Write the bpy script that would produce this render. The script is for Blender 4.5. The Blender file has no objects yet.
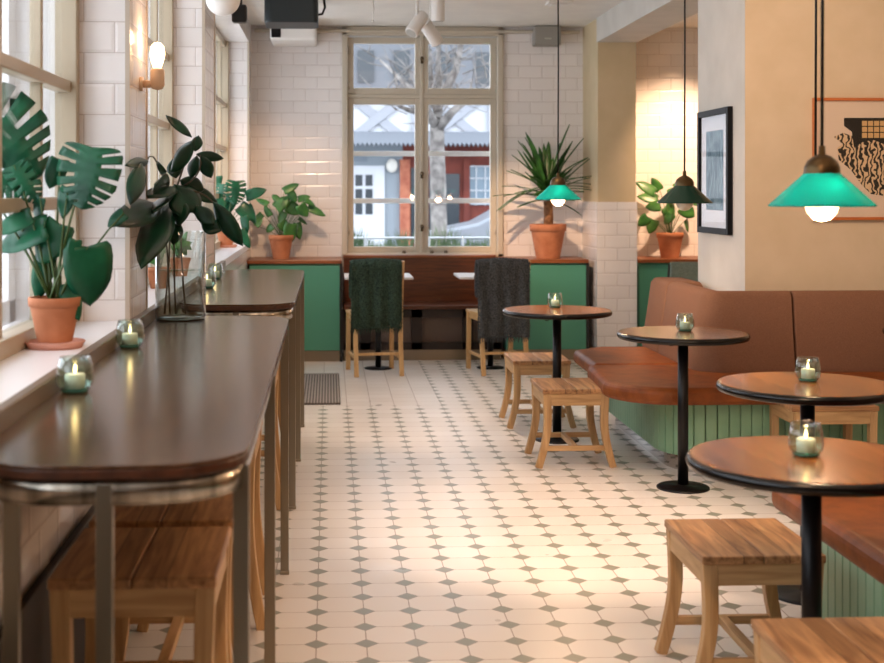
import bpy, bmesh, math, random
from mathutils import Vector, Matrix, noise
random.seed(7)
PI = math.pi
C = bpy.context.scene.collection
sc = bpy.context.scene
# ------------------------------------------------------------------ camera
F = 1310.0; H = 1.42; YAW = math.radians(2.7); CX, CY = 391.0, 191.0
cd = bpy.data.cameras.new('camera'); cam = bpy.data.objects.new('camera', cd); C.objects.link(cam)
cam.location = (0, 0, H); cam.rotation_euler = (PI/2, 0, -YAW)
cd.sensor_width = 36; cd.lens = F/884*36
cd.shift_x = (442-CX)/884; cd.shift_y = -(331.5-CY)/884
cd.clip_start = .05; cd.clip_end = 200
cd.dof.use_dof = True; cd.dof.focus_distance = 5.8; cd.dof.aperture_fstop = 4.0
sc.camera = cam
sn, cs = math.sin(YAW), math.cos(YAW)
def fp(px, py, z=0.0):            # point of the height z seen at a pixel
    d = F*(H-z)/(py-CY); a = (px-CX)/F*d
    return Vector((a*cs+d*sn, -a*sn+d*cs, z))
def wp(px, py, Y):                # point of the plane Y = const seen at a pixel
    k = (px-CX)/F; X = Y*(k*cs+sn)/(cs-k*sn); d = X*sn+Y*cs
    return Vector((X, Y, H+(CY-py)/F*d))
def xp(px, py, X):                # point of the plane X = const seen at a pixel
    k = (px-CX)/F; Y = X*(cs-k*sn)/(k*cs+sn); d = X*sn+Y*cs
    return Vector((X, Y, H+(CY-py)/F*d))
# ------------------------------------------------------------------ world, light, exposure
sc.view_settings.view_transform = 'Standard'; sc.view_settings.look = 'None'
sc.view_settings.gamma = 1; sc.view_settings.use_curve_mapping = False
sc.view_settings.exposure = 0.12
w = bpy.data.worlds.new('world'); sc.world = w; w.use_nodes = True
nt = w.node_tree; bg = nt.nodes['Background']
bg.inputs[0].default_value = (.90, .935, 1.0, 1); bg.inputs[1].default_value = 4.2
def light(kind, loc, power, color=(1, 1, 1), target=None, **kw):
    l = bpy.data.lights.new(kind.lower()+'_light', kind); l.energy = power; l.color = color
    for k, v in kw.items(): setattr(l, k, v)
    o = bpy.data.objects.new(kind.lower()+'_light', l); C.objects.link(o); o.location = loc
    if target is not None: o.rotation_euler = (Vector(target)-Vector(loc)).to_track_quat('-Z', 'Y').to_euler()
    return o
WARM = (1, .62, .38); WARM2 = (1, .70, .50)
for y, ly in ((2.5, 4.2), (6.05, 2.3), (9.4, 3.2)):           # daylight portals in the left windows
    p = light('AREA', (-1.12, y, 1.85), 1, target=(0, y, 1.85), shape='RECTANGLE', size=ly, size_y=1.9); p.data.cycles.is_portal = True
p = light('AREA', (.82, 11.75, 1.85), 1, target=(.82, 0, 1.85), shape='RECTANGLE', size=1.4, size_y=2.0); p.data.cycles.is_portal = True
SP = dict(spot_blend=.8, shadow_soft_size=.04)
light('SPOT', (-.15, 8.9, 2.7), 120, WARM, (-.55, 11.3, .85), spot_size=.9, **SP)       # onto the plant on the left cupboard
light('SPOT', (.75, 9.2, 2.72), 260, WARM, (1.80, 11.3, .95), spot_size=.58, **SP)     # onto the yucca
light('SPOT', (3.35, 10.3, 2.6), 240, WARM, (3.0, 11.4, 1.55), spot_size=1.25, **SP)      # onto the alcove wall
light('SPOT', (1.35, 3.9, 2.75), 330, WARM2, (1.05, 5.45, 0), spot_size=.72, **SP)   # pool on the floor
light('SPOT', (.7, 6.6, 2.75), 130, WARM2, (.75, 8.2, 0), spot_size=.9, **SP)
light('SPOT', (.2, 1.4, 2.75), 120, WARM, (.35, 3.7, 0), spot_size=1.2, **SP)
light('SPOT', (1.9, 4.9, 2.75), 105, WARM2, (3.0, 7.1, 1.7), spot_size=1.3, **SP)
light('SPOT', (.6, 5.0, 2.75), 220, WARM2, (1.9, 7.45, .7), spot_size=.34, **SP)
light('AREA', (1.0, 2.2, 2.8), 14, WARM, (1.0, 2.2, 0), shape='RECTANGLE', size=2.4, size_y=3.0)  # this and the next two: unseen warm fill lights, no fixtures
light('AREA', (.9, 6.5, 2.8), 12, WARM2, (.9, 6.5, 0), shape='RECTANGLE', size=2.0, size_y=3.0)
light('AREA', (3.6, 3.8, 2.8), 12, WARM, (3.6, 3.8, 0), shape='RECTANGLE', size=1.4, size_y=3.0)

# ------------------------------------------------------------------ materials
MATS = {}
def srgb(r, g, b):
    f = lambda c: (c/255/12.92) if c/255 <= .04045 else ((c/255+.055)/1.055)**2.4
    return (f(r), f(g), f(b), 1)
def mat(name, rgb=(200, 200, 200), rough=.5, metal=0, spec=.5, **kw):
    if name in MATS: return MATS[name]
    m = bpy.data.materials.new(name); m.use_nodes = True; MATS[name] = m
    b = m.node_tree.nodes['Principled BSDF']
    b.inputs['Base Color'].default_value = srgb(*rgb); b.inputs['Roughness'].default_value = rough
    b.inputs['Metallic'].default_value = metal; b.inputs['Specular IOR Level'].default_value = spec
    for k, v in kw.items(): b.inputs[k].default_value = v
    return m
def nodes(m): return m.node_tree.nodes, m.node_tree.links, m.node_tree.nodes['Principled BSDF']
def noisy(name, c1, c2, scale=20, rough=.6, bump=.0, stretch=(1, 1, 1), detail=4, coord='Object', metal=0, lo=.35, hi=.65, bdist=.01, spec=.5):
    if name in MATS: return MATS[name]
    m = mat(name, c1, rough, metal, spec); n, l, b = nodes(m)
    tc = n.new('ShaderNodeTexCoord'); mp = n.new('ShaderNodeMapping'); mp.inputs['Scale'].default_value = stretch
    no = n.new('ShaderNodeTexNoise'); no.inputs['Scale'].default_value = scale; no.inputs['Detail'].default_value = detail
    cr = n.new('ShaderNodeValToRGB'); cr.color_ramp.elements[0].position = lo; cr.color_ramp.elements[1].position = hi
    cr.color_ramp.elements[0].color = srgb(*c1); cr.color_ramp.elements[1].color = srgb(*c2)
    l.new(tc.outputs[coord], mp.inputs[0]); l.new(mp.outputs[0], no.inputs['Vector']); l.new(no.outputs[0], cr.inputs[0]); l.new(cr.outputs[0], b.inputs['Base Color'])
    if bump:
        bp = n.new('ShaderNodeBump'); bp.inputs['Strength'].default_value = bump; bp.inputs['Distance'].default_value = bdist
        l.new(no.outputs[0], bp.inputs['Height']); l.new(bp.outputs[0], b.inputs['Normal'])
    return m
def wood(name, c1, c2, rough=.4, axis='Y', plank=0.0, scale=1.0, off=0.0):
    """long grain along axis; plank>0 adds plank tone steps across"""
    if name in MATS: return MATS[name]
    m = mat(name, c1, rough); n, l, b = nodes(m)
    tc = n.new('ShaderNodeTexCoord'); mp = n.new('ShaderNodeMapping')
    st = {'X': (1.2, 14, 14), 'Y': (14, 1.2, 14), 'Z': (14, 14, 1.2)}[axis]
    mp.inputs['Scale'].default_value = [s*scale for s in st]
    no = n.new('ShaderNodeTexNoise'); no.inputs['Scale'].default_value = 3; no.inputs['Detail'].default_value = 6; no.inputs['Distortion'].default_value = .8
    cr = n.new('ShaderNodeValToRGB'); e = cr.color_ramp.elements; e[0].position = .32; e[1].position = .66
    e[0].color = srgb(*c1); e[1].color = srgb(*c2)
    l.new(tc.outputs['Object'], mp.inputs[0]); l.new(mp.outputs[0], no.inputs['Vector']); l.new(no.outputs[0], cr.inputs[0])
    out = cr.outputs[0]
    if plank:
        sp = n.new('ShaderNodeSeparateXYZ'); l.new(tc.outputs['Object'], sp.inputs[0])
        a = n.new('ShaderNodeMath'); a.operation = 'ADD'; a.inputs[1].default_value = off; l.new(sp.outputs[0 if axis == 'Y' else 1], a.inputs[0])
        d = n.new('ShaderNodeMath'); d.operation = 'DIVIDE'; d.inputs[1].default_value = plank; l.new(a.outputs[0], d.inputs[0])
        fl = n.new('ShaderNodeMath'); fl.operation = 'FLOOR'; l.new(d.outputs[0], fl.inputs[0])
        wn = n.new('ShaderNodeTexWhiteNoise'); wn.noise_dimensions = '1D'; l.new(fl.outputs[0], wn.inputs['W'])
        mr = n.new('ShaderNodeMapRange'); mr.inputs['To Min'].default_value = .78; mr.inputs['To Max'].default_value = 1.12; l.new(wn.outputs[0], mr.inputs[0])
        fr = n.new('ShaderNodeMath'); fr.operation = 'FRACT'; l.new(d.outputs[0], fr.inputs[0])
        gt = n.new('ShaderNodeMath'); gt.operation = 'GREATER_THAN'; gt.inputs[1].default_value = .025; l.new(fr.outputs[0], gt.inputs[0])
        g2 = n.new('ShaderNodeMapRange'); g2.inputs['To Min'].default_value = .45; l.new(gt.outputs[0], g2.inputs[0])
        mu = n.new('ShaderNodeMath'); mu.operation = 'MULTIPLY'; l.new(mr.outputs[0], mu.inputs[0]); l.new(g2.outputs[0], mu.inputs[1])
        vm = n.new('ShaderNodeVectorMath'); vm.operation = 'SCALE'; l.new(out, vm.inputs[0]); l.new(mu.outputs[0], vm.inputs['Scale']); out = vm.outputs[0]
    l.new(out, b.inputs['Base Color'])
    return m
def tile(name, axis, c=(238, 233, 230), mortar=(200, 190, 184), off=(0, 0)):
    """glazed 20 x 10 cm wall tiles in running bond; axis = the horizontal world axis of the wall"""
    if name in MATS: return MATS[name]
    m = mat(name, c, .16); n, l, b = nodes(m)
    g = n.new('ShaderNodeNewGeometry'); sp = n.new('ShaderNodeSeparateXYZ'); l.new(g.outputs['Position'], sp.inputs[0])
    cb = n.new('ShaderNodeCombineXYZ'); l.new(sp.outputs[axis], cb.inputs[0]); l.new(sp.outputs[2], cb.inputs[1])
    ad = n.new('ShaderNodeVectorMath'); ad.inputs[1].default_value = (off[0], off[1], 0); l.new(cb.outputs[0], ad.inputs[0])
    def brick(ms, sm):
        t = n.new('ShaderNodeTexBrick'); t.inputs['Scale'].default_value = 1; t.inputs['Brick Width'].default_value = .208
        t.inputs['Row Height'].default_value = .105; t.inputs['Mortar Size'].default_value = ms; t.inputs['Mortar Smooth'].default_value = sm
        l.new(ad.outputs[0], t.inputs['Vector']); return t
    t = brick(.0018, .1); t.inputs['Color1'].default_value = srgb(*c); t.inputs['Color2'].default_value = srgb(*[max(0, v-7) for v in c]); t.inputs['Mortar'].default_value = srgb(*mortar)
    l.new(t.outputs['Color'], b.inputs['Base Color'])
    t2 = brick(.012, 1.0); bp = n.new('ShaderNodeBump'); bp.inputs['Strength'].default_value = .45; bp.inputs['Distance'].default_value = .004; bp.invert = True
    l.new(t2.outputs['Fac'], bp.inputs['Height']); l.new(bp.outputs[0], b.inputs['Normal'])
    return m
def glass(name, tint=(1, 1, 1), refl=1.0, rough=0.02):
    """thin glass: transparent tint plus fresnel reflection"""
    if name in MATS: return MATS[name]
    m = bpy.data.materials.new(name); m.use_nodes = True; MATS[name] = m; n, l = m.node_tree.nodes, m.node_tree.links
    n.remove(n['Principled BSDF']); o = n['Material Output']
    t = n.new('ShaderNodeBsdfTransparent'); t.inputs[0].default_value = (*tint, 1)
    g = n.new('ShaderNodeBsdfGlossy'); g.inputs['Roughness'].default_value = rough
    f = n.new('ShaderNodeLayerWeight'); f.inputs[0].default_value = .5
    pw = n.new('ShaderNodeMath'); pw.operation = 'POWER'; pw.inputs[1].default_value = 4; l.new(f.outputs['Facing'], pw.inputs[0])
    mu = n.new('ShaderNodeMath'); mu.operation = 'MULTIPLY_ADD'; mu.inputs[1].default_value = .8*refl; mu.inputs[2].default_value = .035*refl; l.new(pw.outputs[0], mu.inputs[0])
    mx = n.new('ShaderNodeMixShader'); l.new(mu.outputs[0], mx.inputs[0]); l.new(t.outputs[0], mx.inputs[1]); l.new(g.outputs[0], mx.inputs[2]); l.new(mx.outputs[0], o.inputs[0])
    return m
def emit(name, rgb, s):
    if name in MATS: return MATS[name]
    m = mat(name, (255, 240, 220)); b = nodes(m)[2]
    b.inputs['Emission Color'].default_value = (*rgb, 1); b.inputs['Emission Strength'].default_value = s
    return m
def floor_mat():
    m = mat('floor_tiles', (238, 228, 220), .28); n, l, b = nodes(m)
    S = .1572
    g = n.new('ShaderNodeNewGeometry'); sp = n.new('ShaderNodeSeparateXYZ'); l.new(g.outputs['Position'], sp.inputs[0])
    def M(op, a, c=None, d=None):
        x = n.new('ShaderNodeMath'); x.operation = op
        for i, v in enumerate((a, c, d)):
            if v is None: continue
            if isinstance(v, (int, float)): x.inputs[i].default_value = v
            else: l.new(v, x.inputs[i])
        return x.outputs[0]
    def cell(out, o):
        u = M('DIVIDE', M('SUBTRACT', out, o), S)
        return M('ABSOLUTE', M('SUBTRACT', M('FRACT', M('ADD', u, .5)), .5)), M('FLOOR', M('ADD', u, .5)), M('FLOOR', u)
    fu, _, iu = cell(sp.outputs[0], -.0405); fv, _, iv = cell(sp.outputs[1], 4.11)
    s = M('ADD', fu, fv)
    plain = M('MULTIPLY', M('GREATER_THAN', sp.outputs[1], 8.65), M('LESS_THAN', sp.outputs[0], .74))
    dia = M('MULTIPLY', M('LESS_THAN', s, .235), M('SUBTRACT', 1, plain))
    rim = M('MULTIPLY', M('LESS_THAN', M('ABSOLUTE', M('SUBTRACT', s, .243)), .010), M('SUBTRACT', 1, plain))
    lu = M('LESS_THAN', fu, .012); lv = M('LESS_THAN', fv, .010)
    lines = M('MULTIPLY', M('MAXIMUM', lu, lv), M('SUBTRACT', 1, dia))
    grout = M('MAXIMUM', rim, lines)
    cb = n.new('ShaderNodeCombineXYZ'); l.new(iu, cb.inputs[0]); l.new(iv, cb.inputs[1])
    wn = n.new('ShaderNodeTexWhiteNoise'); l.new(cb.outputs[0], wn.inputs[0])
    mr = n.new('ShaderNodeMix'); mr.data_type = 'RGBA'; l.new(wn.outputs[0], mr.inputs[0]); mr.inputs[6].default_value = srgb(236, 230, 222); mr.inputs[7].default_value = srgb(245, 240, 234)
    m1 = n.new('ShaderNodeMix'); m1.data_type = 'RGBA'; l.new(dia, m1.inputs[0]); l.new(mr.outputs[2], m1.inputs[6]); m1.inputs[7].default_value = srgb(146, 148, 134)
    m2 = n.new('ShaderNodeMix'); m2.data_type = 'RGBA'; l.new(M('MULTIPLY', grout, .8), m2.inputs[0]); l.new(m1.outputs[2], m2.inputs[6]); m2.inputs[7].default_value = srgb(150, 128, 112)
    l.new(m2.outputs[2], b.inputs['Base Color'])
    no = n.new('ShaderNodeTexNoise'); no.inputs['Scale'].default_value = 5; l.new(g.outputs['Position'], no.inputs['Vector'])
    rr = n.new('ShaderNodeMapRange'); rr.inputs['To Min'].default_value = .22; rr.inputs['To Max'].default_value = .42; l.new(no.outputs[0], rr.inputs[0]); l.new(rr.outputs[0], b.inputs['Roughness'])
    return m
M_FLOOR = floor_mat()
M_TX = tile('wall_tile_x', 0); M_TY = tile('wall_tile_y', 1)
M_PLASTER = noisy('cream_plaster', (206, 186, 154), (212, 192, 162), 6, .85, .05)
M_COL = noisy('warm_plaster', (200, 182, 146), (206, 188, 154), 5, .85)
M_GREYP = noisy('pale_plaster', (196, 192, 184), (204, 200, 192), 5, .85)
M_CEIL = noisy('ceiling_paint', (225, 221, 214), (232, 228, 220), 4, .9)
M_FRAME = mat('window_paint', (196, 186, 168), .4)
M_LFRAME = mat('window_paint_shaded', (176, 162, 138), .4)  # shade on the room side, turned from daylight, is mixed into this paint
M_WHITE = mat('white_paint', (236, 236, 236), .35)
M_SILL = mat('sill_white', (232, 232, 236), .3)
M_GLASS = glass('window_glass', (.97, .985, 1), .8)
M_SEATW = wood('stool_seat_wood', (132, 90, 56), (198, 150, 102), .45, 'Y', .13, 1.0, .19)
M_STOOL = wood('stool_wood', (176, 136, 90), (208, 170, 122), .5, 'Z')
M_STOOLX = wood('stool_wood_rail', (176, 136, 90), (208, 170, 122), .5, 'X')
M_STOOLY = wood('stool_wood_side', (176, 136, 90), (208, 170, 122), .5, 'Y')
M_TTOP = wood('round_table_wood', (90, 50, 18), (146, 88, 36), .22, 'Y', .10, .8, .05)
M_BLACK = mat('black_metal', (11, 11, 13), .38, 0, .3)
M_BLACKE = mat('black_edge', (10, 9, 9), .22, 0, .35)
M_STEEL = mat('brushed_steel', (150, 140, 128), .28, 1)
M_APRON = noisy('steel_painted_reflections', (110, 104, 94), (200, 192, 178), 26, .22, 0, (1, 1, .04), metal=1)  # upright streaks paint the stools' reflections into the steel colour
M_LEGST = mat('leg_steel', (150, 144, 130), .33, 1)
M_HTOP = wood('high_table_laminate', (58, 38, 24), (80, 56, 38), .2, 'Y', 0, 1.2)
M_HEDGE = wood('high_table_edge', (52, 28, 16), (76, 42, 24), .35, 'Y')
M_CAP = wood('cupboard_top_wood', (104, 56, 28), (142, 82, 44), .35, 'X')
M_BENCHW = wood('bench_wood', (70, 32, 14), (104, 54, 26), .35, 'X')
M_GREEN = mat('green_lacquer', (74, 142, 120), .4)
M_SLAT = noisy('green_slat_paint', (132, 178, 142), (144, 188, 152), 8, .45)
M_LEATHER = noisy('tan_leather', (118, 60, 20), (142, 76, 28), 14, .5, .12, bdist=.004, spec=.35)
M_FABRIC = noisy('rose_brown_fabric', (118, 84, 64), (134, 96, 74), 260, .95, .25, bdist=.001, spec=.2)
M_TERRA = noisy('terracotta', (172, 106, 70), (196, 130, 92), 9, .8)
M_SOIL = noisy('soil', (38, 26, 18), (70, 50, 36), 80, .95, .6)
M_STEM = mat('plant_stem', (64, 88, 44), .5)
M_BARK = noisy('bark_brown', (110, 74, 46), (150, 106, 70), 40, .85, .4)
M_MONST = noisy('monstera_leaf', (14, 66, 46), (26, 92, 62), 10, .3, spec=.35)
M_FICUS = noisy('rubber_leaf', (10, 40, 28), (20, 64, 42), 12, .3, spec=.28)
M_PHIL = noisy('heart_leaf', (40, 92, 44), (72, 128, 56), 14, .35)
M_YUC = noisy('yucca_leaf', (22, 62, 24), (56, 104, 40), 10, .4)
for mm in (M_MONST, M_PHIL, M_YUC, M_FICUS):
    mm.node_tree.nodes['Principled BSDF'].inputs['Transmission Weight'].default_value = 0.0
M_PGLASS = glass('picture_glass', (.98, .98, .98), .12)
M_VGLASS = glass('vase_glass', (.955, .98, .97), 2.2)
M_TGLASS = glass('tumbler_glass', (.86, .95, .91), 2.4)
M_TEAL = glass('teal_tumbler_glass', (.55, .76, .76), 1.8)
M_WAX = mat('candle_wax', (240, 234, 224), .5)
M_FLAME = emit('flame', (1, .68, .32), 7)
M_BULB = emit('lit_bulb', (1, .66, .36), 5)
M_BRASS = mat('aged_brass', (84, 68, 44), .35, .9)

# ------------------------------------------------------------------ mesh helpers
def bm_box(bm, x0, x1, y0, y1, z0, z1, rot=None):
    vs = [bm.verts.new(v) for v in ((x0, y0, z0), (x1, y0, z0), (x1, y1, z0), (x0, y1, z0), (x0, y0, z1), (x1, y0, z1), (x1, y1, z1), (x0, y1, z1))]
    if rot is not None:
        for v in vs: v.co = rot @ v.co
    for f in ((0, 3, 2, 1), (4, 5, 6, 7), (0, 1, 5, 4), (1, 2, 6, 5), (2, 3, 7, 6), (3, 0, 4, 7)): bm.faces.new([vs[i] for i in f])
    return vs
def bm_lathe(bm, prof, c=(0, 0, 0), seg=32, smooth=True, caps=True):
    rings = []
    for r, z in prof:
        rings.append([bm.verts.new((c[0]+r*math.cos(2*PI*k/seg), c[1]+r*math.sin(2*PI*k/seg), c[2]+z)) for k in range(seg)])
    for a, b in zip(rings[:-1], rings[1:]):
        for k in range(seg):
            f = bm.faces.new((a[k], a[(k+1) % seg], b[(k+1) % seg], b[k])); f.smooth = smooth
    if caps:
        if prof[0][0] > 1e-5: bm.faces.new(list(reversed(rings[0])))
        if prof[-1][0] > 1e-5: bm.faces.new(rings[-1])
def bm_tube(bm, pts, r, seg=8, caps=True, r_end=None):
    pts = [Vector(p) for p in pts]; rings = []; n = len(pts); prev = None
    for i, p in enumerate(pts):
        t = (pts[min(i+1, n-1)]-pts[max(i-1, 0)]).normalized()
        if prev is None:
            a = Vector((0, 0, 1)) if abs(t.z) < .9 else Vector((1, 0, 0)); u = t.cross(a).normalized()
        else: u = (prev-t*prev.dot(t)).normalized()
        prev = u; v = t.cross(u)
        rr = r if r_end is None else r+(r_end-r)*i/(n-1)
        rings.append([bm.verts.new(p+(u*math.cos(2*PI*k/seg)+v*math.sin(2*PI*k/seg))*rr) for k in range(seg)])
    for a, b in zip(rings[:-1], rings[1:]):
        for k in range(seg):
            f = bm.faces.new((a[k], a[(k+1) % seg], b[(k+1) % seg], b[k])); f.smooth = True
    if caps: bm.faces.new(list(reversed(rings[0]))); bm.faces.new(rings[-1])
def bm_bar(bm, pts, w, d, axis=Vector((0, 1, 0))):
    """rectangular bar through pts; d measured along axis; w may be a list"""
    pts = [Vector(p) for p in pts]; n = len(pts); rings = []
    for i, p in enumerate(pts):
        t = (pts[min(i+1, n-1)]-pts[max(i-1, 0)]).normalized(); a = (axis-t*axis.dot(t)).normalized(); s = t.cross(a)
        ww = w[i] if isinstance(w, (list, tuple)) else w
        rings.append([bm.verts.new(p+s*x*ww/2+a*y*d/2) for x, y in ((-1, -1), (1, -1), (1, 1), (-1, 1))])
    for a, b in zip(rings[:-1], rings[1:]):
        for k in range(4): bm.faces.new((a[k], a[(k+1) % 4], b[(k+1) % 4], b[k]))
    bm.faces.new(list(reversed(rings[0]))); bm.faces.new(rings[-1])
def bm_prism(bm, poly, z0, z1):
    a = [bm.verts.new((x, y, z0)) for x, y in poly]; b = [bm.verts.new((x, y, z1)) for x, y in poly]; n = len(poly)
    for k in range(n): bm.faces.new((a[k], a[(k+1) % n], b[(k+1) % n], b[k]))
    bm.faces.new(list(reversed(a))); bm.faces.new(b)
def bm_ball(bm, c, r, sx=1, sy=1, sz=1, u=16, v=10):
    m = Matrix.Translation(c) @ Matrix.Diagonal((r*sx, r*sy, r*sz, 1))
    g = bmesh.ops.create_uvsphere(bm, u_segments=u, v_segments=v, radius=1, matrix=m)
    for vv in g['verts']:
        for f in vv.link_faces: f.smooth = True
def obj(name, bm, m, parent=None, bevel=0, seg=2, smooth=False, label=None, solid=0):
    bmesh.ops.recalc_face_normals(bm, faces=bm.faces)
    me = bpy.data.meshes.new(name); bm.to_mesh(me); bm.free()
    if smooth:
        for p in me.polygons: p.use_smooth = True
    o = bpy.data.objects.new(name, me); C.objects.link(o)
    if m: me.materials.append(m)
    if solid:
        s = o.modifiers.new('solid', 'SOLIDIFY'); s.thickness = solid; s.offset = 0
    if bevel:
        b = o.modifiers.new('bevel', 'BEVEL'); b.width = bevel; b.segments = seg; b.limit_method = 'ANGLE'; b.angle_limit = math.radians(40)
        if seg > 2: b.harden_normals = False
    if parent: o.parent = parent
    if label: o['label'] = label
    return o
def box(name, m, parent, x0, x1, y0, y1, z0, z1, bevel=0, **kw):
    bm = bmesh.new(); bm_box(bm, x0, x1, y0, y1, z0, z1); return obj(name, bm, m, parent, bevel, **kw)
def thing(name, label, cat, loc=(0, 0, 0), rz=0, group=None):
    o = bpy.data.objects.new(name, None); C.objects.link(o); o.empty_display_size = .1
    o.location = loc; o.rotation_euler = (0, 0, rz); tag(o, label, cat, group); return o
def tag(o, label, cat, group=None, kind=None):
    o['label'] = label; o['category'] = cat
    if group: o['group'] = group
    if kind: o['kind'] = kind
    return o
def struct(o): o['kind'] = 'structure'; return o
def dup(root, loc, rz, label, group=None):
    r = root.copy(); C.objects.link(r); r.location = loc; r.rotation_euler = (0, 0, rz); r['label'] = label
    if group: r['group'] = group
    for ch in list(root.children):
        c = ch.copy(); C.objects.link(c); c.parent = r
        for g in ch.children:
            d = g.copy(); C.objects.link(d); d.parent = c
    return r
def rrect(x0, x1, y0, y1, r, n=8):
    pts = []
    for cx, cy, a in ((x1-r, y0+r, -PI/2), (x1-r, y1-r, 0), (x0+r, y1-r, PI/2), (x0+r, y0+r, PI)):
        for k in range(n+1): t = a+PI/2*k/n; pts.append((cx+r*math.cos(t), cy+r*math.sin(t)))
    return pts

# ------------------------------------------------------------------ the room
YB = 11.45; CEIL = 2.86; XR = 5.2; YF = -1.6
WX = -.68; GX = -.87; OX = -1.14          # left wall face, inner sash plane, outer face
HEAD = 2.68; SILL = .978
struct(box('floor', M_FLOOR, None, -1.2, XR, YF, YB+.3, -.1, 0))
struct(box('ceiling', M_CEIL, None, -1.2, XR, YF, YB+.3, CEIL, CEIL+.1))
# left wall with three window niches
NICH = [(.35, 4.49), (4.92, 7.18), (7.81, 11.12)]
bm = bmesh.new()
bm_box(bm, OX, WX, YF, YB, 0, SILL-.05)
bm_box(bm, OX, WX, YF, YB, HEAD, CEIL)
for a, b in ((YF, .35), (4.49, 4.92), (7.18, 7.81), (11.12, YB)): bm_box(bm, OX, WX, a, b, SILL-.05, HEAD)
wl = struct(obj('wall_left', bm, M_TY)); wl.data.materials.append(M_TX)
for p in wl.data.polygons:
    if abs(p.normal.y) > .7: p.material_index = 1
def leftwindow(k, y0, y1, step):
    r = thing('window_%d' % k, 'tall white-lit sash window in the left wall', 'window', (GX, (y0+y1)/2, SILL)); struct(r)
    del r['category']; del r['label']
    L = y1-y0; a, b = -L/2, L/2; top = HEAD-SILL; bm = bmesh.new()
    bars = [1.38-SILL, 1.77-SILL, 2.14-SILL]
    bm_box(bm, -.05, .024, a, a+.05, 0, top); bm_box(bm, -.05, .024, b-.05, b, 0, top)
    bm_box(bm, -.05, .02, a, b, 0, .05); bm_box(bm, -.05, 0, a, b, top-.05, top)
    y = b-.45; ys = []
    while y > a+.2: ys.append(y); y -= step
    for y in ys: bm_box(bm, -.04, -.004, y-.014, y+.014, 0, top)
    for z in bars: bm_box(bm, -.045, .004, a, b, z-.02, z+.02)
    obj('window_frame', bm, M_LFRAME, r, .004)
    bm = bmesh.new(); ox = OX+.06-GX
    bm_box(bm, ox-.03, ox+.02, a, a+.09, 0, top); bm_box(bm, ox-.03, ox+.02, b-.09, b, 0, top)
    bm_box(bm, ox-.03, ox+.02, a, b, 0, .08); bm_box(bm, ox-.03, ox+.02, a, b, top-.07, top)
    for i, y in enumerate(ys):
        if i % 2 == 0: bm_box(bm, ox-.03, ox+.02, y-.045, y+.045, 0, top)
    for z in (1.70-SILL,): bm_box(bm, ox-.03, ox+.02, a, b, z-.035, z+.035)
    obj('outer_sash', bm, M_WHITE, r, .004)
    box('glass', M_GLASS, r, -.027, -.023, a+.03, b-.03, .04, top-.04)
    bm = bmesh.new()
    for e0, e1 in ((a, a+.004), (b-.004, b)): bm_box(bm, OX-GX+.0, -.05, e0, e1, 0, top)
    bm_box(bm, OX-GX, -.05, a, b, top-.004, top); obj('reveal_lining', bm, M_WHITE, r)
    s = box('window_sill', M_SILL, r, OX-GX+.1, WX-GX+.005, a, b, -.05, 0, .005)
leftwindow(1, .35, 4.49, .5); leftwindow(2, 4.92, 7.18, .46); leftwindow(3, 7.81, 11.12, .5)
bm = bmesh.new(); bm_box(bm, WX, WX+.028, .0, 8.3, .90, SILL+.004)
struct(obj('trim_1', bm, mat('grey_wood_trim', (104, 88, 72), .4), None, .004))
bm = bmesh.new()
for y in (4.49, 4.92, 7.18, 7.81, 11.12): bm_box(bm, WX-.012, WX+.004, y-.008, y+.008, SILL, HEAD)
struct(obj('trim_2', bm, mat('tile_edge_trim', (190, 176, 158), .4), None))
struct(box('baseboard_left', mat('shadow_toned_panel', (34, 24, 20), .5), None, WX, WX+.02, -.5, 8.3, 0, .52, .003))  # panel's near-black tone also holds the shadow under the high tables
# back wall with window opening
wl_, wr_ = wp(342, 0, YB).x, wp(503, 0, YB).x; wt_, wb_ = wp(420, 27, YB).z, wp(420, 258, YB).z
bm = bmesh.new()
for a, b, c, d in ((-1.2, wl_, 0, CEIL), (wr_, XR, 0, CEIL), (wl_, wr_, 0, wb_), (wl_, wr_, wt_, CEIL)): bm_box(bm, a, b, YB, YB+.3, c, d)
wb = struct(obj('wall_back', bm, M_TX))
box('ceiling_pipe', M_FRAME, wb, -.65, 2.2, YB-.05, YB-.001, 2.80, 2.83, .01)
# back window
r = struct(bpy.data.objects.new('window_4', None)); C.objects.link(r); r.location = ((wl_+wr_)/2, YB, wb_)
W2 = (wr_-wl_)/2; HT = wt_-wb_
lx = lambda px: wp(px, 100, YB).x-(wl_+wr_)/2
lz = lambda py: wp(420, py, YB).z-wb_
bm = bmesh.new()
bm_box(bm, -W2, lx(347.5), -.03, .28, 0, HT); bm_box(bm, lx(497), W2, -.03, .28, 0, HT)
bm_box(bm, -W2, W2, -.03, .28, lz(36), HT); bm_box(bm, -W2, W2, -.03, .28, 0, lz(253))
obj('architrave', bm, M_FRAME, r, .008)
bm = bmesh.new()
def fr(px0, px1, py0, py1, t):
    a, b, c, d = lx(px0), lx(px1), lz(py1), lz(py0)
    bm_box(bm, a, a+t, .04, .09, c, d); bm_box(bm, b-t, b, .04, .09, c, d); bm_box(bm, a+t, b-t, .04, .09, c, c+t); bm_box(bm, a+t, b-t, .04, .09, d-t, d)
for a, b in ((347.5, 421.5), (422.5, 497)):
    fr(a, b, 37, 94, .055); fr(a, b, 98, 253, .055)
bm_box(bm, lx(347.5), lx(497), .03, .10, lz(98), lz(94)); bm_box(bm, lx(420.3), lx(423.7), .025, .08, 0, HT-.05)
obj('window_frame', bm, M_FRAME, r, .005)
bm = bmesh.new()
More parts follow.
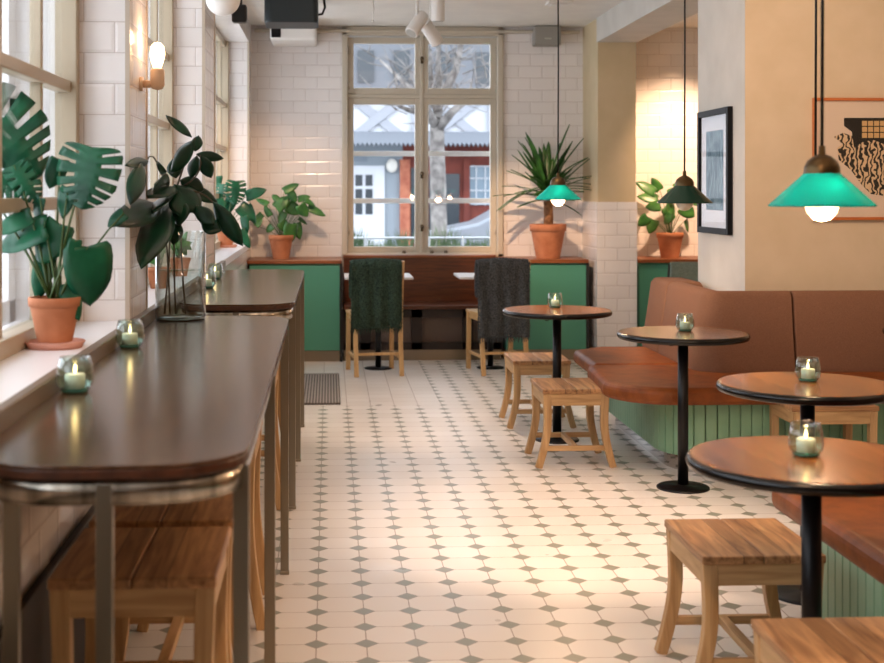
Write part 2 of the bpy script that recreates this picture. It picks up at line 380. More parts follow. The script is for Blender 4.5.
for py in (153, 201): bm_box(bm, lx(349), lx(496), .2, .24, lz(py+2.5), lz(py-2.5))
bm_box(bm, lx(417), lx(428), .2, .24, .02, HT-.05)
obj('outer_sash', bm, M_WHITE, r, .004)
box('glass', M_GLASS, r, lx(350), lx(495), .062, .066, .05, HT-.06)
bm = bmesh.new()
for x, z in ((lx(422), lz(60)), (lx(422), lz(175)), (lx(422), lz(228)), (lx(404), .035), (lx(446), .035), (lx(432), .035)):
    bm_box(bm, x-.012, x+.012, .0, .04, z-.03, z+.03); bm_ball(bm, (x, -.005, z+.01), .018)
obj('window_latch', bm, mat('old_brass_dark', (92, 76, 56), .4, .8), r)
bm = bmesh.new()
for px in (349, 496):
    for py in (50, 85, 115, 230): bm_tube(bm, [(lx(px), .03, lz(py)-.035), (lx(px), .03, lz(py)+.035)], .009)
obj('hinge', bm, M_FRAME, r)
# right side: tiled stub wall, beam, pillar with the long wall, alcove
SX = wp(582, 0, YB).x; SY = xp(597, 0, SX).y; SX2 = wp(637, 0, SY).x
zt = wp(615, 202, SY).z
bm = bmesh.new(); bm_box(bm, SX, SX2, SY, YB, 0, zt)
o = struct(obj('wall_stub_lower', bm, M_TX)); o.data.materials.append(M_TY)
for p in o.data.polygons:
    if abs(p.normal.x) > .7: p.material_index = 1
bm = bmesh.new(); bm_box(bm, SX+.008, SX2-.008, SY+.01, YB, zt, CEIL); struct(obj('wall_stub_upper', bm, M_COL))
PX = 2.25; PY = xp(745, 0, PX).y; PYF = xp(698, 0, PX).y
zb = wp(597, 42, SY).z
bm = bmesh.new(); bm_box(bm, SX, SX2, PYF, SY+.02, zb, CEIL); struct(obj('wall_beam', bm, M_GREYP))
bm = bmesh.new(); bm_box(bm, PX, 3.4, PY, PYF, 0, CEIL)
o = struct(obj('wall_right', bm, M_PLASTER)); o.data.materials.append(M_GREYP)
for p in o.data.polygons:
    if p.normal.x < -.7: p.material_index = 1
bm = bmesh.new(); bm_box(bm, 3.4, XR, PY, PY+.2, 0, CEIL); bm_box(bm, XR-.1, XR, YF, PY, 0, CEIL); struct(obj('wall_right_side', bm, M_PLASTER))
bm = bmesh.new(); bm_box(bm, 3.9, 4.1, PY, YB, 0, CEIL); struct(obj('wall_alcove', bm, M_PLASTER))
bm = bmesh.new(); bm_box(bm, -1.2, XR, YF-.2, YF, 0, CEIL); struct(obj('wall_front', bm, noisy('brown_wall', (120, 96, 74), (130, 104, 82), 4, .9)))
bm = bmesh.new(); bm_box(bm, PX+.01, PX+.05, PY-.0, PY+.0001, 0, 1); bm.free()

# ------------------------------------------------------------------ cupboards and bench at the back
CF = 10.9; CT = .846
def cupboard(x0, x1, label, rail=True, depth=YB):
    t = thing('cupboard', label, 'cupboard', ((x0+x1)/2, CF, 0)); hw = (x1-x0)/2; D = depth-CF
    box('body', M_GREEN, t, -hw+.01, hw-.01, .02, D-.005, .09, CT-.03)
    box('door', M_GREEN, t, -hw+.012, hw-.012, 0, .02, .095, CT-.045, .003)
    box('plinth', mat('steel_plinth', (150, 136, 118), .3, .9), t, -hw+.01, hw-.01, .03, D-.02, 0, .09)
    if hw > .2: box('side_panel', mat('dark_side', (30, 30, 30), .5), t, hw-.01, hw+.012, -.003, D-.01, 0, CT-.03)
    box('top', M_CAP, t, -hw-.006, hw+.006, -.02, D-.002, CT-.03, CT, .004)
    return t
XL0 = WX+.008; XL1 = wp(341, 300, CF).x; XR0 = wp(505, 300, CF).x; XR1 = wp(590, 300, CF).x-.02
cupboard(XL0, XL1, 'green low cupboard with wooden top left of the window bench, carrying a leafy potted plant')
cupboard(XR0, XR1, 'green low cupboard with wooden top right of the window bench, under the potted yucca')
cupboard(SX2+.03, 3.86, 'green low cupboard with wooden top in the alcove behind the tiled stub wall')
bx = (XL1+XR0)/2; hw = (XR0-XL1)/2-.025
t = thing('window_bench', 'dark wooden bench with high panelled back below the window', 'bench', (bx, CF, 0))
box('backrest', M_BENCHW, t, -hw, hw, .42, .47, .44, CT, .004)
box('cap_rail', M_CAP, t, -hw, hw, .40, .52, CT-.005, CT+.02, .004)
box('seat', M_BENCHW, t, -hw, hw, .02, .44, .43, .462, .004)
dk = mat('dark_frame', (40, 28, 24), .5)
bm = bmesh.new(); bm_box(bm, -hw, hw, .05, .10, .36, .43); bm_box(bm, -hw, hw, .05, .10, .09, .15)
for x in (-hw+.03, -.05, .38, -.48, hw-.03): bm_box(bm, x-.045, x+.045, .05, .10, .09, .43)
obj('front_frame', bm, dk, t)
box('grille', noisy('grille_mesh', (86, 70, 62), (120, 102, 92), 220, .6), t, -hw+.02, hw-.02, .10, .12, .09, .43)
box('plinth', MATS['steel_plinth'], t, -hw, hw, .07, .4, 0, .09)

# ------------------------------------------------------------------ banquettes
def offset_path(pts, n=6):
    return pts
def arc(cx, cy, r, a0, a1, n=8): return [(cx+r*math.cos(a0+(a1-a0)*k/n), cy+r*math.sin(a0+(a1-a0)*k/n)) for k in range(n+1)]
def slats(bm, path, z0, z1, w=.056, gap=.003, th=.014):
    pts = [Vector((x, y)) for x, y in path]; L = [0]
    for a, b in zip(pts[:-1], pts[1:]): L.append(L[-1]+(b-a).length)
    def at(s):
        for i in range(len(pts)-1):
            if s <= L[i+1]: return pts[i].lerp(pts[i+1], (s-L[i])/(L[i+1]-L[i]))
        return pts[-1]
    n = int(L[-1]/w)
    for k in range(n):
        a, b = at(k*w+gap/2), at((k+1)*w-gap/2); d = (b-a).normalized(); nn = Vector((d.y, -d.x))*th
        q = [a, b, b+nn*.0+nn, a+nn]
        lo = [bm.verts.new((v.x, v.y, z0)) for v in q]; hi = [bm.verts.new((v.x, v.y, z1)) for v in q]
        for i in range(4): bm.faces.new((lo[i], lo[(i+1) % 4], hi[(i+1) % 4], hi[i]))
        bm.faces.new(lo[::-1]); bm.faces.new(hi)
SZ0, SZ1 = .375, .462
fy = PY-.72   # seat front line
t = thing('corner_banquette', 'long corner banquette with tan leather seat, rose-brown back and green slatted rounded base', 'sofa', (0, 0, 0))
s1 = [(3.85, PY-.01), (3.85, fy)] + [(1.80, fy)] + arc(1.72, fy+.34, .34, -PI/2, -PI+.15, 8) + [(1.42, PY+.18), (PX-.02, PY+.18), (PX-.02, PY-.01)]
bm = bmesh.new(); bm_prism(bm, s1, SZ0, SZ1); obj('seat_cushion', bm, M_LEATHER, t, .034, 4)
bm = bmesh.new(); bm_prism(bm, [(1.46, PY+.20), (PX-.02, PY+.20), (PX-.02, PYF+.12), (1.66, PYF+.12), (1.47, PYF-.05)], SZ0, SZ1); obj('seat_cushion', bm, M_LEATHER, t, .034, 4)
base = [(3.85, fy+.16), (2.0, fy+.16)] + arc(2.0, fy+.46, .30, -PI/2, -PI, 10) + [(1.70, PYF+.0)]
bm = bmesh.new(); slats(bm, base[::-1], .085, SZ0+.002); obj('slatted_base', bm, M_SLAT, t, .003, 1)
core = [(3.85, PY-.02), (3.85, fy+.175), (2.0, fy+.175)] + arc(2.0, fy+.46, .285, -PI/2, -PI, 10) + [(1.715, PYF), (PX-.02, PYF), (PX-.02, PY-.02)]
bm = bmesh.new(); bm_prism(bm, core, .08, SZ0); obj('base_core', bm, mat('slat_gap_green', (60, 96, 74), .7), t)
kick = [(3.85, PY-.03), (3.85, fy+.20), (2.0, fy+.20)] + arc(2.0, fy+.46, .26, -PI/2, -PI, 10) + [(1.74, PYF), (PX-.02, PYF), (PX-.02, PY-.03)]
bm = bmesh.new(); bm_prism(bm, kick, 0, .08); obj('mirrored_plinth', bm, mat('mirror_steel', (200, 196, 190), .06, 1), t)
def back(path, z0=SZ1-.01, z1=.886, W=.17):
    """leaning padded back along a plan path; front face is the path, wall on the left-hand normal side"""
    bm = bmesh.new(); pts = [Vector((x, y)) for x, y in path]; n = len(pts); rows = []
    for i, p in enumerate(pts):
        d = (pts[min(i+1, n-1)]-pts[max(i-1, 0)]).normalized(); nn = Vector((-d.y, d.x))
        prof = [(0, z0), (.0, z0+.04), (.035, z0+(z1-z0)*.6), (.055, z1-.03), (.075, z1-.006), (.10, z1), (W-.025, z1-.003), (W-.005, z1-.03), (W, z0)]
        rows.append([bm.verts.new((p.x+nn.x*a, p.y+nn.y*a, z)) for a, z in prof])
    m = len(rows[0])
    for a, b in zip(rows[:-1], rows[1:]):
        for k in range(m):
            f = bm.faces.new((a[k], b[k], b[(k+1) % m], a[(k+1) % m])); f.smooth = True
    for e, rv in ((rows[0], 0), (rows[-1], 1)): bm.faces.new(e if rv else e[::-1])
    return bm
fb = PY-.19; lb = 1.94
obj('back_cushion', back([(lb, 8.06), (lb, 7.9), (lb, 7.75), (lb, 7.665)], W=.28), M_FABRIC, t, .012, 3)
obj('back_cushion', back([(lb, 7.65), (lb, fb+.30)] + arc(lb+.16, fb+.16, .16, PI, 1.5*PI, 8) + [(2.45, fb), (wp(795, 300, fb).x, fb)]), M_FABRIC, t, .012, 3)
x = wp(795, 300, fb).x+.012
obj('back_cushion', back([(x, fb), (x+.4, fb), (x+.85, fb)]), M_FABRIC, t, .012, 3)
# near bench at the right edge
nb = fp(776, 497, SZ1)
t = thing('banquette', 'tan leather banquette with green slatted base at the lower right, beside the nearest round table', 'sofa', (1.445, 0, 0))
bm = bmesh.new(); bm_prism(bm, rrect(0, .62, 2.62, 4.27, .06, 4), SZ0, SZ1); obj('seat_cushion', bm, M_LEATHER, t, .034, 4)
bm = bmesh.new(); bm_prism(bm, rrect(0, .62, .8, 2.61, .03, 4), SZ0, SZ1); obj('seat_cushion', bm, M_LEATHER, t, .034, 4)
bm = bmesh.new(); slats(bm, [(  .08, .8), (.08, 4.12), (.62, 4.12)][::-1], .085, SZ0+.002)
slats(bm, [(  .08, .8), (.08, 4.12)][::-1], .085, SZ0+.002, th=.018); obj('slatted_base', bm, M_SLAT, t, .003, 1)
box('base_core', MATS['slat_gap_green'], t, .085, .62, .8, 4.11, .08, SZ0)
box('plinth', dk, t, .12, .62, .8, 4.08, 0, .08)
bm = back([(.62, .8), (.62, 2.5), (.62, 4.27)][::-1]); obj('back_cushion', bm, M_FABRIC, t, .012, 3)

# ------------------------------------------------------------------ stools
def make_stool(SH, zs, label, mt=(M_STOOL, M_STOOLX, M_STOOLY)):
    t = thing('wooden_stool', label, 'stool'); w, d = .175, .21
    bm = bmesh.new(); bm_box(bm, -w, -.001, -d, d, SH-.024, SH); bm_box(bm, .001, w, -d, d, SH-.024, SH); obj('seat', bm, M_SEATW, t, .005)
    box('apron', mt[1], t, -w+.03, w-.03, -d+.01, -d+.032, SH-.085, SH-.024, .002); box('apron', mt[1], t, -w+.03, w-.03, d-.032, d-.01, SH-.085, SH-.024, .002)
    box('apron', mt[2], t, -w+.008, -w+.03, -d+.03, d-.03, SH-.085, SH-.024, .002); box('apron', mt[2], t, w-.03, w-.008, -d+.03, d-.03, SH-.085, SH-.024, .002)
    K = 10
    for sx in (-1, 1):
        for sy in (-1, 1):
            bm = bmesh.new(); pts = []; ws = []
            for k in range(K+1):
                q = k/K; z = (SH-.024)*(1-q); bow = -.005*math.sin(PI*min(1, q*1.3)) +   .042*max(0, (q-.35)/.65)**2
                pts.append((sx*(w-.024+bow), sy*(d-.025), z)); ws.append(.042-.008*q)
            bm_bar(bm, pts, ws, .036); obj('leg', bm, mt[0], t, .003)
    for sy in (-1, 1):
        box('stretcher', mt[1], t, -w+.02, w-.02, sy*(d-.025)-.010, sy*(d-.025)+.010, zs-.013, zs+.013, .002)
    box('stretcher', mt[2], t, -.014, .014, -d+.03, d-.03, zs-.012, zs+.012, .002)
    return t
low = make_stool(.405, .10, 'x')
def xy(X, Y, s=0): return (X, Y, 0)
STC = fp(787, 404.6, .405)+Vector((.21, .105, 0))
LOWS = [((1.27, 7.98, 0), .0, 'light wooden stool behind the farthest round table'),
        ((1.265, 6.86, 0), 0, 'light wooden stool standing in front of the farthest round table'),
        ((1.21, 3.80, 0), 0, 'light wooden stool behind the nearest round table, its plank seat fully in view'),
        ((STC.x, STC.y, 0), PI/2, 'light wooden stool behind the middle round table, in front of the banquette'),
        ((1.175, 2.86, 0), 0, 'wooden stool cut by the bottom edge in front of the nearest round table')]
low.location = LOWS[0][0]; low['label'] = LOWS[0][2]; low['group'] = 'low stools at the round tables'
for l_, rz, lab in LOWS[1:]: dup(low, l_, rz, lab)
high = make_stool(.615, .25, 'x')
high['group'] = 'high wooden stools'
HI = [((-.41, 2.955, 0), 0, 'high wooden stool under the near end of the close high table'),
      ((-.41, 3.43, 0), 0, 'second high stool from the near end under the close high table'),
      ((-.41, 4.45, 0), 0, 'high stool under the far half of the close high table'),
      ((-.41, 6.05, 0), 0, 'high stool under the near end of the far high table'),
      ((-.41, 7.2, 0), 0, 'high stool under the far end of the far high table')]
high.location = HI[0][0]; high['label'] = HI[0][2]
for l_, rz, lab in HI[1:]: dup(high, l_, rz, lab)

# ------------------------------------------------------------------ round tables
TZ = .745
def make_round():
    t = thing('round_table', 'x', 'table', group='round pedestal tables')
    bm = bmesh.new(); bm_lathe(bm, [(.001, TZ-.02), (.300, TZ-.02), (.300, TZ-.001), (.294, TZ), (.001, TZ)], seg=64); o = obj('tabletop', bm, M_TTOP, t)
    for p in o.data.polygons: p.use_smooth = False
    bm = bmesh.new(); bm_lathe(bm, [(.296, TZ-.002), (.303, TZ-.001), (.310, TZ-.008), (.312, TZ-.017), (.308, TZ-.028), (.296, TZ-.032), (.29, TZ-.024), (.296, TZ-.002)], seg=64, caps=False); obj('edge_band', bm, M_BLACKE, t)
    bm = bmesh.new(); bm_lathe(bm, [(.025, .012), (.025, TZ-.03)], seg=20); bm_lathe(bm, [(.11, TZ-.034), (.11, TZ-.021)], seg=24); pole = obj('pole', bm, M_BLACK, t)
    bm = bmesh.new(); bm_lathe(bm, [(.125, 0), (.125, .006), (.118, .011), (.03, .016), (.026, .02)], seg=40); obj('base', bm, M_BLACK, t)
    bm = bmesh.new(); bm_tube(bm, [(-.05, -.02, TZ-.034), (-.05, -.02, TZ-.055), (-.055, -.02, TZ-.062), (-.068, -.02, TZ-.062), (-.072, -.02, TZ-.05)], .003, 6); obj('coat_hook', bm, M_BLACK, pole)
    return t
rt = make_round()
def seen(px, py, z): v = fp(px, py, z); return (v.x, v.y, 0)
t1 = fp(557, 440, 0); t2 = fp(683, 488, 0); t3 = fp(807.5, 383.3, TZ); t4 = fp(811.5, 457.5, TZ); t5 = (3.02, t2.y+.05, 0)
RT = [((t1.x, t1.y, 0), 'round wood-topped table farthest back, between two stools near the chairs'),
      ((t2.x, t2.y, 0), 'round wood-topped pedestal table at the rounded end of the banquette'),
      ((t3.x, t3.y, 0), 'round wood-topped table on the right behind the nearest one'),
      ((t4.x, t4.y, 0), 'nearest round wood-topped table at the lower right'),
      (t5, 'round table cut by the right edge in front of the banquette back')]
rt.location = RT[0][0]; rt['label'] = RT[0][1]
for l_, lab in RT[1:]: dup(rt, l_, random.uniform(-.1, .1), lab)

# ------------------------------------------------------------------ high tables
HZ = .94
def high_table(y0, y1, legs_y, label):
    t = thing('high_table', label, 'table', (-.40, (y0+y1)/2, 0), group='long high tables under the left windows'); L = (y1-y0)/2; X0, X1 = -.25, .25
    bm = bmesh.new(); bm_prism(bm, rrect(X0, X1, -L, L, .17, 10), HZ-.008, HZ); obj('tabletop', bm, M_HTOP, t, .002)
    bm = bmesh.new(); bm_prism(bm, rrect(X0, X1, -L, L, .17, 10), HZ-.025, HZ-.0081); obj('edge_band', bm, M_HEDGE, t, .002)
    bm = bmesh.new(); p = rrect(X0+.012, X1-.012, -L+.012, L-.012, .16, 10); n = len(p)
    a = [bm.verts.new((x, y, HZ-.072)) for x, y in p]; b = [bm.verts.new((x, y, HZ-.026)) for x, y in p]
    for k in range(n): f = bm.faces.new((a[k], a[(k+1) % n], b[(k+1) % n], b[k])); f.smooth = True
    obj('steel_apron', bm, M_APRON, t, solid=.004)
    mid = (y0+y1)/2
    spots = [(.235, y-mid) for y in legs_y] + [(-.19, y-mid) for y in legs_y] + [(0.005, -L+.02)]
    for x, y in spots:
        bm = bmesh.new(); bm_box(bm, x-.015, x+.015, y-.010, y+.010, .012, HZ-.034); bm_box(bm, x-.017, x+.017, y-.012, y+.012, 0, .012)
        obj('leg', bm, M_LEGST, t, .002)
    return t
high_table(2.31, 5.07, (2.47, 3.66, 4.87), 'long high table with rounded ends nearest the camera along the window sill')
high_table(5.56, 8.06, (5.87, 6.9, 7.9), 'long high table farther back along the window sill, two candle glasses on it')

# ------------------------------------------------------------------ chairs, throws, small tables at the back
def make_chair(label, loc, rz):
    t = thing('dining_chair', label, 'chair', loc, rz, 'chairs at the window bench'); m = wood('chair_wood', (196, 152, 98), (222, 182, 128), .5, 'Z')
    hw = .185
    bm = bmesh.new(); bm_box(bm, -hw-.01, hw+.01, .03, .44, .455, .478); obj('seat', bm, m, t, .006)
    bm = bmesh.new(); bm_box(bm, -hw+.01, hw-.01, .05, .07, .41, .456); bm_box(bm, -hw+.01, hw-.01, .40, .42, .41, .456); bm_box(bm, -hw+.005, -hw+.025, .05, .42, .41, .456); bm_box(bm, hw-.025, hw-.005, .05, .42, .41, .456); obj('seat_rail', bm, m, t, .002)
    for s in (-1, 1):
        bm = bmesh.new(); bm_bar(bm, [(s*(hw-.01), -.02, 0), (s*(hw-.01), .03, .25), (s*(hw-.01), .035, .47), (s*(hw-.01), -.0, .70), (s*(hw-.01), -.04, .885)], .034, .03, Vector((0, 1, 0))); obj('back_leg', bm, m, t, .003)
        bm = bmesh.new(); bm_bar(bm, [(s*(hw-.01), .43, 0), (s*(hw-.01), .41, .456)], .034, .032, Vector((0, 1, 0))); obj('front_leg', bm, m, t, .003)
    for z, y in ((.84, -.03), (.66, .005)): box('back_rail', m, t, -hw+.01, hw-.01, y-.01, y+.012, z-.035, z+.035, .004)
    bm = bmesh.new()
    for s in (-1, 1): bm_bar(bm, [(s*(hw-.012), .01, .14), (s*(hw-.012), .42, .14)], .022, .02, Vector((1, 0, 0)))
    bm_bar(bm, [(-hw+.02, .018, .17), (hw-.02, .018, .17)], .02, .02, Vector((0, 1, 0))); obj('stretcher', bm, m, t, .002)
    return t
a = fp(357, 376.5); b = fp(400.6, 376.5); cL = (a+b)/2
make_chair('light wooden chair with dark green throw over its back', (cL.x, cL.y, 0), .13)
a = fp(482, 375); cR = (a.x+.175, a.y-.02)
make_chair('light wooden chair with charcoal grey throw over its back', (cR[0], cR[1], 0), .16)
def throw(label, loc, rz, w, zlow, m, seed):
    rnd = random.Random(seed); t = thing('throw_blanket', label, 'blanket', loc, rz, None)
    # path in (y, z): hangs on the camera side, over the rail, down the seat side
    path = []
    for k in range(17): path.append((-.075-.012*math.sin(k*.4), zlow+(.845-zlow)*k/16))
    path += [(-.072, .87), (-.06, .895), (-.035, .905), (-.01, .902), (.012, .885)]
    for k in range(8): path.append((.022+.018*k/8, .86-.30*k/8))
    nx = 34; bm = bmesh.new(); g = []
    for j, (y, z) in enumerate(path):
        row = []
        for i in range(nx+1):
            u = i/nx-.5; fall = max(0, .9-z)
            x = u*w*(1+.10*fall*math.sin(seed+z*6)); yy = y + .014*math.sin(u*22+seed)*min(1, fall*3) + .012*noise.noise(Vector((u*9, z*7, seed)))
            zz = z + (.02*noise.noise(Vector((u*6, seed, 3))) if j < 3 else 0) - (.015*abs(u)*2 if z > .85 else 0)
            row.append(bm.verts.new((x, yy, zz)))
        g.append(row)
    for j in range(len(path)-1):
        for i in range(nx): f = bm.faces.new((g[j][i], g[j][i+1], g[j+1][i+1], g[j+1][i])); f.smooth = True
    c = obj('cloth', bm, m, t, solid=.012)
    s = c.modifiers.new('sub', 'SUBSURF'); s.levels = 2; s.render_levels = 2
    tx = bpy.data.textures.new('wool', 'CLOUDS'); tx.noise_scale = .012
    dm = c.modifiers.new('fuzz', 'DISPLACE'); dm.texture = tx; dm.strength = .016; dm.mid_level = .5
    bm = bmesh.new()
    for i in range(70):
        u = (i+rnd.random())/70-.5; p = Vector((u*w, -.08, zlow+.005)); q = p+Vector((rnd.uniform(-.012, .012), rnd.uniform(-.01, .01), -rnd.uniform(.03, .055)))
        bm_tube(bm, [p, (p+q)/2+Vector((rnd.uniform(-.006, .006), 0, 0)), q], .0035, 4, r_end=.001)
    for s_ in (-1, 1):
        for i in range(60):
            z = zlow+(.88-zlow)*rnd.random(); p = Vector((s_*w*.495, -.08, z)); q = p+Vector((s_*rnd.uniform(.004, .014), rnd.uniform(-.01, .01), rnd.uniform(-.015, .01)))
            bm_tube(bm, [p, q], .0025, 3, r_end=.001)
    bm_box(bm, -w*.49, w*.49, -.088, -.080, zlow, zlow+.012)
    for s_ in (-1, 1): bm_box(bm, s_*w*.49-.004, s_*w*.49+.004, -.086, -.078, zlow, .87)
    obj('fringe', bm, m, c)
    return t
throw('dark green fluffy throw hanging over the left chair back', (cL.x-.03, cL.y, 0), .13, .39, wp(378, 331, cL.y).z+.03, noisy('green_wool', (26, 42, 34), (58, 78, 62), 90, 1, .6), 3)
throw('charcoal grey fluffy throw hanging over the right chair back', (cR[0]-.03, cR[1], 0), .16, .41, wp(500, 340, cR[1]).z+.03, noisy('grey_wool', (48, 50, 52), (84, 86, 86), 90, 1, .6), 8)
def cafe_table(X, label):
    t = thing('cafe_table', label, 'table', (X, 10.47, 0), 0, 'white-topped tables at the window bench')
    box('tabletop', mat('white_laminate', (226, 224, 222), .3), t, -.27, .27, -.22, .30, .725, .745, .006)
    bm = bmesh.new(); bm_lathe(bm, [(.024, .01), (.024, .726)], seg=16); obj('pole', bm, M_BLACK, t)
    bm = bmesh.new(); bm_lathe(bm, [(.11, 0), (.11, .008), (.03, .016)], seg=32); obj('base', bm, M_BLACK, t)
cafe_table(fp(378, 368).x, 'small white-topped table between the left chair and the window bench')
cafe_table(fp(489.6, 367).x, 'small white-topped table between the right chair and the window bench')

# ------------------------------------------------------------------ floor mat
mat_o = thing('door_mat', 'grey ribbed door mat on the floor beside the far high table', 'mat', (-.16, 9.42, 0))
box('backing', mat('mat_rubber', (92, 86, 82), .9), mat_o, -.235, .235, -.71, .71, .0, .010)
bm = bmesh.new()
for k in range(23): x = -.228+k*.0202; bm_box(bm, x, x+.012, -.70, .70, .010, .016)
obj('ribs', bm, mat('mat_ribs', (168, 160, 152), .8), mat_o)

# ------------------------------------------------------------------ candles
def make_candle(gl):
    t = thing('candle_glass', 'x', 'candle holder', group='tea light glasses')
    bm = bmesh.new(); bm_lathe(bm, [(.001, .004), (.030, .004), (.0405, .018), (.044, .032), (.041, .056), (.035, .084)], seg=28, caps=False)
    obj('glass', bm, gl, t, solid=.003)
    bm = bmesh.new(); bm_lathe(bm, [(.001, 0), (.028, 0), (.034, .006), (.028, .009), (.001, .009)], seg=28, caps=False); obj('glass_foot', bm, mat('green_thick_glass', (60, 104, 92), .08), t)
    bm = bmesh.new(); bm_lathe(bm, [(.001, .010), (.024, .010), (.024, .042), (.022, .044), (.001, .043)], seg=20, caps=False); c = obj('tea_light', bm, M_WAX, t)
    bm = bmesh.new(); bm_lathe(bm, [(.0005, .044), (.0045, .049), (.0040, .057), (.0005, .068)], seg=8, caps=False); obj('flame', bm, M_FLAME, c)
    return t
ca = make_candle(M_TGLASS)
def top_pt(px, py, z): v = fp(px, py, z); return (v.x, v.y, z)
CN = [(top_pt(555, 307.5, TZ), 'small candle glass on the farthest round table'),
      (top_pt(685, 331, TZ), 'lit candle glass on the round table at the banquette end'),
      (top_pt(808, 381, TZ), 'lit candle glass on the round table behind the nearest one'),
      (top_pt(806, 455.5, TZ), 'lit candle glass on the nearest round table'),
      (top_pt(75, 392, HZ), 'lit candle glass on the close high table, nearer of the two by the sill'),
      (top_pt(130, 347.5, HZ), 'candle glass on the close high table, farther of the two by the sill'),
      (top_pt(207, 288, HZ), 'candle glass on the far high table, nearer of its two'),
      (top_pt(215, 279, HZ), 'candle glass on the far high table, farther of its two')]
ca.location = CN[0][0]; ca['label'] = CN[0][1]
for l_, lab in CN[1:]: dup(ca, l_, random.random()*3, lab)
for l_, lab in CN: light('POINT', (l_[0], l_[1], l_[2]+.075), .05, (1, .6, .25), shadow_soft_size=.008)

# ------------------------------------------------------------------ pendant lamps
def shade_mat(name, rgb, e):
    m = mat(name, rgb, .25, 0, .3); b = nodes(m)[2]
    n, l = m.node_tree.nodes, m.node_tree.links; tr = n.new('ShaderNodeBsdfTranslucent'); tr.inputs[0].default_value = srgb(*rgb)
    mx = n.new('ShaderNodeMixShader'); mx.inputs[0].default_value = e; l.new(b.outputs[0], mx.inputs[1]); l.new(tr.outputs[0], mx.inputs[2]); l.new(mx.outputs[0], n['Material Output'].inputs[0])
    return m
def pendant(px, Y, label, zb, lit=1, m=None, R=.131):
    x = wp(px, 190, Y).x
    t = thing('pendant_lamp', label, 'lamp', (x, Y, zb), group='green glass pendant lamps')
    bm = bmesh.new(); bm_lathe(bm, [(R, .0), (R-.004, .004), (.036, .088), (.034, .092)], seg=48, caps=False); obj('shade', bm, m, t, solid=.004)
    bm = bmesh.new(); bm_lathe(bm, [(.045, .082), (.044, .098), (.037, .114), (.022, .126), (.009, .131), (.008, .152), (.001, .154)], seg=24, caps=False); cap = obj('socket_cap', bm, M_BRASS, t)
    bm = bmesh.new(); bm_tube(bm, [(0, 0, .15), (0.002, 0, (CEIL-zb)*.5), (0, 0, CEIL-zb)], .0045, 8); obj('cord', bm, M_BLACK, t)
    bm = bmesh.new(); bm_lathe(bm, [(.001, -.038), (.02, -.034), (.036, -.018), (.042, .0), (.036, .025), (.016, .055), (.014, .085)], seg=24, caps=False)
    o = obj('bulb', bm, M_BULB if lit else mat('unlit_bulb', (220, 210, 190), .3), cap)
    if lit: light('POINT', (x, Y, zb-.055), lit*9, WARM, shadow_soft_size=.03)
    if lit: light('POINT', (x, Y+.052, zb+.035), lit*3.0, WARM, shadow_soft_size=.01)
    if lit: light('POINT', (x, Y-.052, zb+.035), lit*3.0, WARM, shadow_soft_size=.01)
    return t
GSH = shade_mat('green_shade_glass', (10, 150, 148), .5)
GDK = shade_mat('dark_green_shade', (3, 56, 42), .12)
pendant(558, t1.y, 'lit green glass pendant lamp in front of the yucca', wp(558, 199.5, t1.y).z, 1, GSH)
pendant(684.5, t2.y, 'dark green pendant lamp left of the black-framed picture', wp(684, 203, t2.y).z, .0, GDK)
pendant(822, t4.y, 'nearest lit green pendant lamp at the right, in front of the orange-framed print', wp(820, 206, t4.y).z, 1.2, GSH)
pendant(815.5, t3.y, 'green pendant lamp hidden behind the nearest one, its cord just left', wp(815, 202, t3.y).z, .7, GSH)

# ------------------------------------------------------------------ sconce
s = xp(140, 84, WX)
t = thing('wall_sconce', 'angled ceramic wall lamp with a bare glowing bulb on the left pier', 'lamp', (WX, s.y, s.z))
bm = bmesh.new(); bm_tube(bm, [(0, 0, 0), (.012, 0, 0)], .026, 20); bm_tube(bm, [(.01, 0, 0), (.05, 0, 0)], .014, 16); bm_lathe(bm, [(.001, -.022), (.018, -.018), (.026, -.006), (.026, .05), (.02, .056)], c=(.062, 0, 0), seg=20); obj('ceramic_socket', bm, mat('ceramic', (222, 190, 158), .3), t)
bm = bmesh.new(); bm_lathe(bm, [(.013, .055), (.022, .08), (.028, .108), (.024, .135), (.012, .148), (.001, .15)], c=(.062, 0, 0), seg=20, caps=False); obj('bulb', bm, M_BULB, t)
light('POINT', (WX+.062, s.y, s.z+.165), 1.6, WARM, shadow_soft_size=.03)

# ------------------------------------------------------------------ plants
def leaf(bm, base, tip, n, W, split=0, droop=.12, heart=.25, fold=.12, taper=.8):
    base, tip, n = Vector(base), Vector(tip), Vector(n); d = tip-base; L = d.length; d.normalize()
    n = (n-d*n.dot(d)).normalized(); s = d.cross(n)
    if split: T, U = 30, 5
    else: T, U = 9, 3
    g = {}
    for i in range(T+1):
        q = i/T; wv = math.sin(PI*q**(.62 if heart else .9))**taper if 0 < q < 1 else 0
        back = heart*1.1*math.sin(PI*min(q/.5, 1))**.8 if heart else 0
        for sd in (-1, 1):
            for j in range(U+1):
                if j == 0 and sd == 1: g[i, sd, 0] = g[i, -1, 0]; continue
                u = j/U; al = q + u*(-back*(1-q) + .5*q*(1-q)*(1 if split else .35)); side = sd*u*wv*W/2
                h = -droop*al*al*L - fold*u*u*W*.5
                if split: h += .02*W*math.sin(i*PI/2+.6)*u
                g[i, sd, j] = bm.verts.new(base+d*al*L+s*side+n*h)
    for i in range(T):
        gap = split and 4 < i < T-3 and i % 4 == 1
        for sd in (-1, 1):
            for j in range(U):
                if gap and j >= 2: continue
                vs = [g[i, sd, j], g[i, sd, j+1], g[i+1, sd, j+1], g[i+1, sd, j]]
                try: f = bm.faces.new(vs); f.smooth = True
                except ValueError: pass
